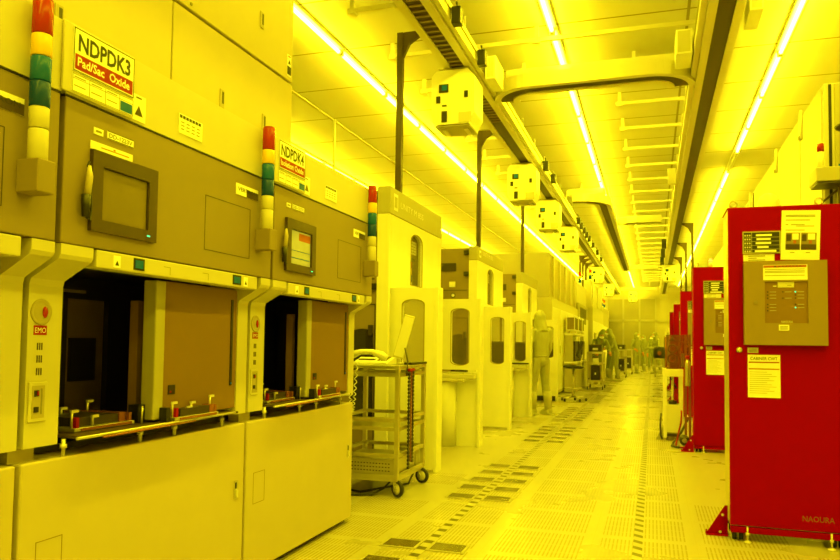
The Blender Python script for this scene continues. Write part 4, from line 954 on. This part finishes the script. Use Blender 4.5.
t = thing('inspection_lamp', 'dark round lamp at the right edge above the red cabinet', 'lamp', (1.32, 5.9, 2.83))
MB().lathe((1.345, 5.9, 2.83), [(.02, -.03), (.06, -.02), (.075, .0), (.06, .015), (.02, .025)], 18).build('lamp_head', M['dark'], t); MB().tube([(1.345, 5.9, 2.85), (1.40, 6.0, 2.90), (1.42, 6.128, 2.92)], .015, 8).build('arm', M['post'], t)
for k, (x, y, r, z1) in enumerate(((1.04, 8.3, .05, 2.50), (1.06, 9.6, .05, 2.75))):
    t = thing('exhaust_duct', 'slim pale vertical duct behind the nearest red cabinet, %s from the camera' % ORD[k], 'duct', (x, y, 0), 'pale ducts on the right')
    MB().lathe((x, y, 0), [(r, .02), (r, z1)], 18).build('pipe', M['duct'], t)
    MB().lathe((x, y, z1+.0005), [(r+.008, 0), (r+.01, .01), (r+.01, .04), (r*.5, .06)], 18).build('cap', M['alu'], t)
    b = MB(); b.lathe((x, y, 2.3), [(r+.002, 0), (r+.012, .005), (r+.012, .025), (r+.002, .03)], 18); b.build('clamp_ring', M['alu'], t)
t = thing('antenna', 'thin dark upright rod behind the left end of the nearest red cabinet', 'rod', (.80, 6.5, 0)); MB().cyl((.80, 6.5, .0), (.80, 6.5, 2.49), .006, 8).build('rod', M['post'], t); MB().lathe((.80, 6.5, 0), [(.05, 0), (.05, .02), (.01, .03)], 14).build('foot', M['dark'], t)
t = thing('duct_dome', 'pale rounded duct hood above the nearest red cabinet', 'duct', (.87, 6.2, 0))
MB().lathe((.87, 6.2, 0), [(.085, .02), (.085, 2.32), (.078, 2.36), (.06, 2.40), (.03, 2.42), (.01, 2.425)], 22).build('hood', M['duct'], t); MB().lathe((.87, 6.2, 2.2), [(.087, 0), (.095, .005), (.095, .03), (.087, .035)], 22).build('band', M['alu'], t)
t = thing('beacon', 'small glowing red beacon above the second red cabinet', 'beacon', (.66, 9.2, 2.15))
MB().lathe((.66, 9.2, 2.1505), [(.02, 0), (.02, .06)], 12).build('stem', M['cream'], t); MB().lathe((.66, 9.2, 2.211), [(.022, 0), (.022, .03), (.012, .045)], 12).build('lens', M['led'], t)

# ================================================================== FAR LEFT: tool blocks beyond the tall tools
def block(x0, x1, y0, y1, z, label, m='cream2', ribs=0, louvre=False, upper=None, win=False):
    T = thing('process_tool', label, 'process tool', ((x0+x1)/2, (y0+y1)/2, 0), 'tool blocks far down the left side')
    P = lambda b, nm, mm=None: b.build(nm, M[mm] if isinstance(mm, str) else mm, T)
    P(B(x0, x1, y0, y1, .05, z, bev=.008), 'body', m)
    P(B(x0, x1-.04, y0+.03, y1, 0, .049), 'plinth', 'dark')
    n = max(1, int((y1-y0)/1.3))
    for k in range(n):
        a, c = y0+(y1-y0)*k/n, y0+(y1-y0)*(k+1)/n
        P(B(x1+.0005, x1+.012, a+.03, c-.03, .12, min(z, 2.15)-.08, bev=.004), 'door', 'cream' if m != 'tan' else 'tan2')
        P(B(x1+.0125, x1+.03, c-.13, c-.10, 1.0, 1.18), 'handle', 'steel')
    if upper:
        zu, mu = upper; P(B(x0, x1-.06, y0, y1, z+.001, zu, bev=.006), 'upper_body', mu)
        for k in range(ribs):
            a = y0+.5+(y1-y0-1.0)*k/max(1, ribs-1); P(B(x1-.0595, x1-.02, a-.11, a+.11, z+.03, zu-.03), 'rib', 'cream2')
    if louvre:
        b = MB()
        for k in range(5): b.box(x1+.013, x1+.02, y0+.5+.42*k, y0+.72+.42*k, z-.62, z-.12)
        P(b, 'louvre', 'dark')
    if win:
        P(B(x1+.013, x1+.02, y0+.4, y0+1.5, 1.15, 1.65), 'window', 'glass')
    return T
block(-3.9, -2.155, 16.5, 22.4, 2.28, 'large cream tool block behind the tall tools with ribbed upper panels', upper=(3.3, 'tan2'), ribs=5)
block(-3.9, -2.15, 22.6, 26.0, 2.5, 'taupe tool block with dark louvres behind the first loaded cart', 'tan2', louvre=True, upper=(3.15, 'cream2'), win=True)
block(-3.9, -2.0, 26.2, 32.0, 2.6, 'cream tool block behind the stooping people', win=True, upper=(3.5, 'cream2'), ribs=3)
block(-3.9, -2.1, 32.2, 37.5, 2.9, 'taupe tool block with small signal towers', 'tan2', win=True)
block(-4.2, -2.45, 37.7, 44.4, 3.2, 'cream tool block nearest the far end wall')
def small_tower(x, y, z, label):
    t = thing('signal_tower', label, 'signal tower', (x, y, z), 'small far signal towers')
    for nm, m, a, c in (('pole', 'cream', 0, .10), ('green_lens', 'greenlens2', .101, .24), ('amber_lens', 'amberlens', .241, .33), ('red_lens', 'redlens', .331, .45)):
        MB().lathe((x, y, z), [(.05, a), (.05, c)], 12).build(nm, M[m], t)
small_tower(-2.28, 24.4, 3.152, 'small signal tower with a red top lamp on the far tool with louvres')
small_tower(-2.15, 27.0, 3.502, 'small signal tower on the far cream tool block')
for k in range(3): small_tower(-2.2, 33.2+1.3*k, 2.902, 'small signal tower on the far taupe tool, %s of three from the near end' % ORD[k])
# workstation with shelves
T = thing('workstation', 'beige workstation bench with shelf and monitors behind the black chair', 'workstation', (-2.0, 20.2, 0))
B(-2.118, -1.84, 18.6, 21.9, .02, .74).build('base_cabinet', M['tan2'], T); B(-2.118, -1.80, 18.5, 22.0, .741, .78, bev=.005).build('worktop', M['cream'], T)
B(-2.118, -1.86, 18.6, 21.9, 1.45, 1.50).build('shelf', M['cream'], T); B(-2.118, -1.90, 18.6, 18.64, .781, 1.449).build('side_panel', M['tan2'], T)
for k in range(3): B(-2.11, -1.88, 18.9+1.0*k, 19.6+1.0*k, .782, 1.3).build('rack_insert', M['dark'], T)
for k, (y, nm) in enumerate(((18.7, 'nearest'), (19.7, 'middle'), (20.8, 'farthest'))):
    t = thing('monitor', 'small monitor on the workstation shelf, %s of three' % nm, 'monitor', (-1.95, y, 1.501), 'monitors on the workstation shelf')
    B(-2.08, -1.87, y, y+.45, 1.56, 1.95, bev=.01).build('case', M['cream'], t); B(-1.8695, -1.865, y+.04, y+.41, 1.60, 1.9).build('screen', M['dark'], t); B(-2.0, -1.85, y+.12, y+.33, 1.501, 1.559).build('stand', M['alu'], t)
    B(-2.06, -1.89, y-.004, y-.0005, 1.6, 1.9).build('side_label', M['tan'], t)
# black stool chair
T = thing('office_chair', 'black swivel stool chair with a footed chrome base beside the white tool', 'chair', (-1.62, 15.95, 0))
for k in range(5):
    a = .3+2*PI*k/5; dx, dy = math.cos(a), math.sin(a)
    lg = MB().tube([(-1.62, 15.95, .10), (-1.62+dx*.27, 15.95+dy*.27, .075)], [.022, .014], 8).build('foot', M['steel'], T)
    b = MB(); b.lathe((-1.62+dx*.27, 15.95+dy*.27, .032), [(.014, -.022), (.032, -.02), (.032, .02), (.014, .022)], 12, 'x'); b.build('caster', M['rubber'], lg)
b = MB(); b.tube([(-1.62, 15.95, .09), (-1.62, 15.95, .70)], [.03, .022], 12); b.build('post', M['steel'], T)
b = MB(); b.torus((-1.62, 15.95, .28), .19, .012, 'z', 20, 6); b.build('foot_ring', M['steel'], T)
b = MB(); b.lathe((-1.62, 15.95, .70), [(.18, 0), (.22, .02), (.22, .05), (.19, .07), (.05, .075)], 22); b.build('seat', M['black'], T)
b = MB(); b.prism([(-1.56, .98), (-1.52, .95), (-1.40, 1.28), (-1.44, 1.30), (-1.47, 1.28)], 'y', 15.80, 16.10); b.build('backrest', M['black'], T)
MB().tube([(-1.60, 15.95, .74), (-1.46, 15.95, .76), (-1.44, 15.95, 1.0)], .014, 8).build('back_bar', M['steel'], T)
# loaded carts
def cart(x0, x1, y0, y1, h, label, load):
    T = thing('cart', label, 'cart', ((x0+x1)/2, (y0+y1)/2, 0), 'loaded carts down the aisle')
    for x in (x0, x1):
        for y in (y0, y1):
            u = B(x-.02, x+.02, y-.02, y+.02, .10, h).build('upright', M['steel'], T)
            b = MB(); b.lathe((x, y, .05), [(.02, -.016), (.05, -.015), (.05, .015), (.02, .016)], 12, 'x'); b.build('wheel', M['rubber'], u)
    for z in (.22, h-.32, h-.03):
        b = MB(); b.box(x0, x1, y0, y1, z, z+.02); b.box(x0, x1, y0-.02, y0+.02, z-.02, z+.04); b.build('shelf', M['steel'], T)
    return T
def cartload(x0, x1, y0, y1, z0, z1, label, cat='box', m='dark', nm='wafer_box'):
    t = thing(nm, label, cat, ((x0+x1)/2, (y0+y1)/2, z0))
    B(x0, x1, y0, y1, z0+.001, z1, bev=.02).build('case', M[m], t); B(x0-.005, x1+.005, y0-.008, y1+.005, z1, z1+.03, bev=.008).build('lid', M['bezel'], t); B(x0+.1, x1-.1, y0-.006, y0-.0005, (z0+z1)/2-.03, (z0+z1)/2+.03).build('label', M['cream'], t)
cart(-1.68, -1.28, 20.2, 21.1, 1.02, 'steel cart loaded with dark boxes beside the black stool, nearest of the far carts', 1)
cartload(-1.65, -1.31, 20.3, 20.9, 1.011, 1.19, 'dark box on top of the nearest far cart'); cartload(-1.60, -1.36, 20.3, 20.8, .242, .62, 'dark box on the lower shelf of the nearest far cart'); cartload(-1.55, -1.41, 20.25, 20.6, .721, .86, 'small pale box on the middle shelf of the nearest far cart', m='paper')
cart(-1.30, -.95, 28.0, 29.0, 1.05, 'steel cart behind the stooping people, second of the far carts', 1)
cartload(-1.27, -.98, 28.1, 28.9, 1.041, 1.20, 'dark box on top of the second far cart'); cartload(-1.25, -1.0, 28.1, 28.8, .242, .66, 'dark box on the lower shelf of the second far cart')
cart(-1.12, -.82, 31.5, 32.4, 1.05, 'steel cart left of the standing pair, third of the far carts', 1)
cartload(-1.10, -.84, 31.6, 32.3, .242, .66, 'dark box on the lower shelf of the third far cart')
cart(.10, .42, 29.5, 30.4, .72, 'low steel cart before the person on the far right, with a dark round drum', 1)
t = thing('drum', 'dark round drum on the low cart at the far right', 'drum', (.26, 29.9, .711)); MB().lathe((.26, 29.9, .712), [(.20, 0), (.23, .06), (.23, .36), (.18, .46)], 20).build('body', M['black'], t); MB().lathe((.26, 29.64, .92), [(.08, -.03), (.08, .0)], 14, 'y').build('cap', M['copper'], t)
t = thing('wall_shelf_unit', 'small dark equipment shelf on the far right wall side', 'shelf unit', (.75, 39, 0)); B(.55, 1.0, 38.8, 39.4, .1, 1.7).build('case', M['tan'], t); B(.58, .97, 38.79, 38.799, 1.0, 1.6).build('screen', M['dark'], t); B(.57, .98, 38.82, 39.38, 0, .099).build('plinth', M['dark'], t)

# ================================================================== PEOPLE in cleanroom suits
def person(x, y, rot, label, pose, hgt=1.74, suit='suit', vox=.014, glove='white', seeface=True):
    T = thing('person', label, 'person', (x, y, 0), 'people in cleanroom suits')
    k = hgt/1.75
    lean = pose.get('lean', 0.0); Rl = Matrix.Rotation(lean, 3, 'X')     # negative: bow towards +y (the facing direction)
    hip = Vector((0, 0, .93)); hip.y += pose.get('hipy', 0)
    def up(v): return hip + Rl @ (Vector(v) - Vector((0, 0, .93)))
    b = MB()
    def limb(pts, rs, seg=12):
        # rounded, tapering limb
        b.tube(pts, rs, seg)
        for p, r in zip(pts, rs): b.ball(p, r*.985, seg=12)
    # torso
    tor = [((0, 0, .90), .150, .115), ((0, -.005, 1.02), .145, .108), ((0, 0, 1.15), .150, .110), ((0, .005, 1.28), .168, .115), ((0, 0, 1.38), .165, .10), ((0, -.005, 1.45), .10, .08), ((0, 0, 1.52), .066, .068)]
    rings = []
    for c, rx, ry in tor: rings.append([b.bm.verts.new(up((c[0]+rx*math.cos(2*PI*j/20), c[1]+ry*math.sin(2*PI*j/20), c[2]))) for j in range(20)])
    for A, C in zip(rings, rings[1:]):
        for j in range(20): b.face([A[j], A[(j+1) % 20], C[(j+1) % 20], C[j]], True)
    b.face(rings[0][::-1]); b.face(rings[-1])
    b.ball(up((0, 0, .92)), .15, 1.05, .8, .75)
    # legs
    for s, ft in ((-1, pose.get('lfoot', (-.10, 0))), (1, pose.get('rfoot', (.10, 0)))):
        h = Vector((s*.085, hip.y, .90)); an = Vector((ft[0], ft[1], .09)); kn = (h+an)/2 + Vector((s*.01, .03, .01))
        limb([h, (h+kn)/2 + Vector((0, .005, 0)), kn, (kn*.55+an*.45), an], [.095, .085, .068, .064, .052])
        b.tube([an + Vector((0, -.06, -.045)), an + Vector((0, .02, -.042)), an + Vector((0, .11, -.055)), an + Vector((0, .165, -.062))], [.045, .048, .042, .026], 12)
    # arms and hands
    hands = []
    for s, hd, el in ((-1, pose.get('lhand', (-.24, .06, .80)), pose.get('lelb')), (1, pose.get('rhand', (.24, .06, .80)), pose.get('relb'))):
        sh = up((s*.175, 0, 1.40)); w_ = Vector(hd)
        if el is None:
            mid = (sh+w_)/2; d = (w_-sh); L = d.length; out = max(0.0, (.29**2 - (L/2)**2))**.5
            bend = Vector((s*.5, -.6, -.6)); bend -= d.normalized()*bend.dot(d.normalized()); e = mid + bend.normalized()*out
        else: e = Vector(el)
        if (w_-e).length > .27: w_ = e + (w_-e).normalized()*.27
        limb([sh, (sh+e)/2, e, (e+w_)/2, w_], [.066, .056, .047, .045, .036])
        hands.append((s, e, w_))
    # head in its hood
    hc = up((0, .02, 1.635)); nod = pose.get('nod', 0); turn = pose.get('turn', 0)
    Rh = (Matrix.Rotation(turn, 3, 'Z') @ Matrix.Rotation(lean*.6+nod, 3, 'X'))
    b.ball(hc, .106, .88, 1.02, 1.12, 20, Rh); b.ball(hc + Rh @ Vector((0, .02, -.06)), .085, .88, 1.0, .9, 16, Rh)
    b.tube([up((0, -.01, 1.44)), hc + Rh @ Vector((0, -.01, -.05))], [.085, .082], 14)
    b.tube([up((0, -.005, 1.40)), up((0, 0, 1.47)), up((0, .01, 1.54)), hc], [.122, .112, .100, .094], 16)
    for s, e, w_ in hands:
        # hand: palm, thumb and four bent fingers
        d = (w_-e).normalized(); side = d.cross(Vector((s*1.0, 0, .25))).normalized(); nrm = side.cross(d).normalized()
        pc = w_ + d*.045; b.tube([w_, pc, w_ + d*.088], [.030, .036, .030], 10)
        for j, (o, L) in enumerate(((-.030, .062), (-.010, .074), (.011, .070), (.030, .055))):
            p0 = w_ + d*.075 + side*o; p1 = p0 + d*L*.5 + nrm*.006*s*-1; p2 = p1 + d*L*.42 - nrm*.016*s
            b.tube([p0, p1, p2], [.0105, .0100, .0085], 8)
        p0 = w_ + d*.02 - side*.028; b.tube([p0, p0 - side*.028 + d*.028, p0 - side*.030 + d*.062], [.013, .0115, .009], 8)
    bmesh.ops.transform(b.bm, matrix=Matrix.Translation((x, y, 0)) @ Matrix.Rotation(rot, 4, 'Z') @ Matrix.Scale(k, 4), verts=b.bm.verts)
    body = b.build('body', M[suit], T)
    md = body.modifiers.new('remesh', 'REMESH'); md.mode = 'VOXEL'; md.voxel_size = vox; md.use_smooth_shade = True
    sm = body.modifiers.new('smooth', 'SMOOTH'); sm.iterations = 2; sm.factor = .4
    W = Matrix.Translation((x, y, 0)) @ Matrix.Rotation(rot, 4, 'Z') @ Matrix.Scale(k, 4)
    def piece(nm, f, m):
        q = MB(); f(q); bmesh.ops.transform(q.bm, matrix=W, verts=q.bm.verts); return q.build(nm, M[m], T)
    H = lambda v: hc + Rh @ Vector(v)
    if seeface:
        def face(q):
            q.ball(H((0, .030, .012)), .098, .78, .92, .52, 18, Rh)
        fo = piece('face', face, 'skin')
        def eyes(q):
            for s in (-1, 1): q.ball(H((s*.030, .112, .022)), .011, 1.3, .6, .7, 10, Rh)
        eo = piece('eyes', eyes, 'ink'); 
        def mask(q):
            q.ball(H((0, .040, -.052)), .088, .86, .98, .66, 18, Rh); q.ball(H((0, .118, -.020)), .018, .8, .9, 1.1, 10, Rh)
        piece('face_mask', mask, 'white')
    def belt(q):
        q.tube([up((.155*math.cos(2*PI*j/20), .118*math.sin(2*PI*j/20), .985)) for j in range(21)], .010, 6)
    piece('belt_seam', belt, suit)
    def boots(q):
        for s, ft in ((-1, pose.get('lfoot', (-.10, 0))), (1, pose.get('rfoot', (.10, 0)))):
            an = Vector((ft[0], ft[1], .09))
            q.tube([an + Vector((0, 0, .30)), an + Vector((0, 0, .18)), an + Vector((0, -.005, .0))], [.072, .070, .060], 14)
            q.prism([(an.x-.048, an.y-.11), (an.x+.048, an.y-.11), (an.x+.052, an.y+.10), (an.x+.03, an.y+.178), (an.x-.03, an.y+.178), (an.x-.052, an.y+.10)], 'z', .002, .03)
            q.tube([an + Vector((0, -.06, -.035)), an + Vector((0, .02, -.032)), an + Vector((0, .11, -.045)), an + Vector((0, .165, -.055))], [.052, .054, .048, .030], 12)
    piece('boots', boots, 'bootcloth')
    if glove != 'white':
        for s, e, w_ in hands:
            def gl(q, s=s, e=e, w_=w_):
                d = (w_-e).normalized(); side = d.cross(Vector((s*1.0, 0, .25))).normalized(); nrm = side.cross(d).normalized()
                q.tube([w_ - d*.05, w_, w_ + d*.045, w_ + d*.09], [.043, .039, .042, .035], 12)
                for j, (o, L) in enumerate(((-.030, .062), (-.010, .074), (.011, .070), (.030, .055))):
                    p0 = w_ + d*.075 + side*o; p1 = p0 + d*L*.5 + nrm*.006*s*-1; p2 = p1 + d*L*.42 - nrm*.016*s
                    q.tube([p0, p1, p2], [.0135, .0130, .0115], 8)
                p0 = w_ + d*.02 - side*.030; q.tube([p0, p0 - side*.028 + d*.028, p0 - side*.030 + d*.062], [.016, .0145, .012], 8)
            piece('glove', gl, glove)
    return T
# rot turns the facing direction (+y is down the aisle, away from the camera)
person(-1.845, 12.62, math.radians(48), 'person in a pale hooded cleanroom suit standing with back turned before the white tools', dict(lhand=(-.19, .20, .92), rhand=(.20, .16, .86), lfoot=(-.12, .05), rfoot=(.13, -.04), nod=-.12), 1.80, vox=.010, seeface=False)
person(-1.58, 23.2, math.radians(200), 'person in a green-grey cleanroom suit bending over the nearest far cart', dict(lean=-.55, hipy=-.12, lhand=(-.22, .42, .95), rhand=(.22, .42, .95), nod=-.1), 1.76, 'suit2', glove='glove')
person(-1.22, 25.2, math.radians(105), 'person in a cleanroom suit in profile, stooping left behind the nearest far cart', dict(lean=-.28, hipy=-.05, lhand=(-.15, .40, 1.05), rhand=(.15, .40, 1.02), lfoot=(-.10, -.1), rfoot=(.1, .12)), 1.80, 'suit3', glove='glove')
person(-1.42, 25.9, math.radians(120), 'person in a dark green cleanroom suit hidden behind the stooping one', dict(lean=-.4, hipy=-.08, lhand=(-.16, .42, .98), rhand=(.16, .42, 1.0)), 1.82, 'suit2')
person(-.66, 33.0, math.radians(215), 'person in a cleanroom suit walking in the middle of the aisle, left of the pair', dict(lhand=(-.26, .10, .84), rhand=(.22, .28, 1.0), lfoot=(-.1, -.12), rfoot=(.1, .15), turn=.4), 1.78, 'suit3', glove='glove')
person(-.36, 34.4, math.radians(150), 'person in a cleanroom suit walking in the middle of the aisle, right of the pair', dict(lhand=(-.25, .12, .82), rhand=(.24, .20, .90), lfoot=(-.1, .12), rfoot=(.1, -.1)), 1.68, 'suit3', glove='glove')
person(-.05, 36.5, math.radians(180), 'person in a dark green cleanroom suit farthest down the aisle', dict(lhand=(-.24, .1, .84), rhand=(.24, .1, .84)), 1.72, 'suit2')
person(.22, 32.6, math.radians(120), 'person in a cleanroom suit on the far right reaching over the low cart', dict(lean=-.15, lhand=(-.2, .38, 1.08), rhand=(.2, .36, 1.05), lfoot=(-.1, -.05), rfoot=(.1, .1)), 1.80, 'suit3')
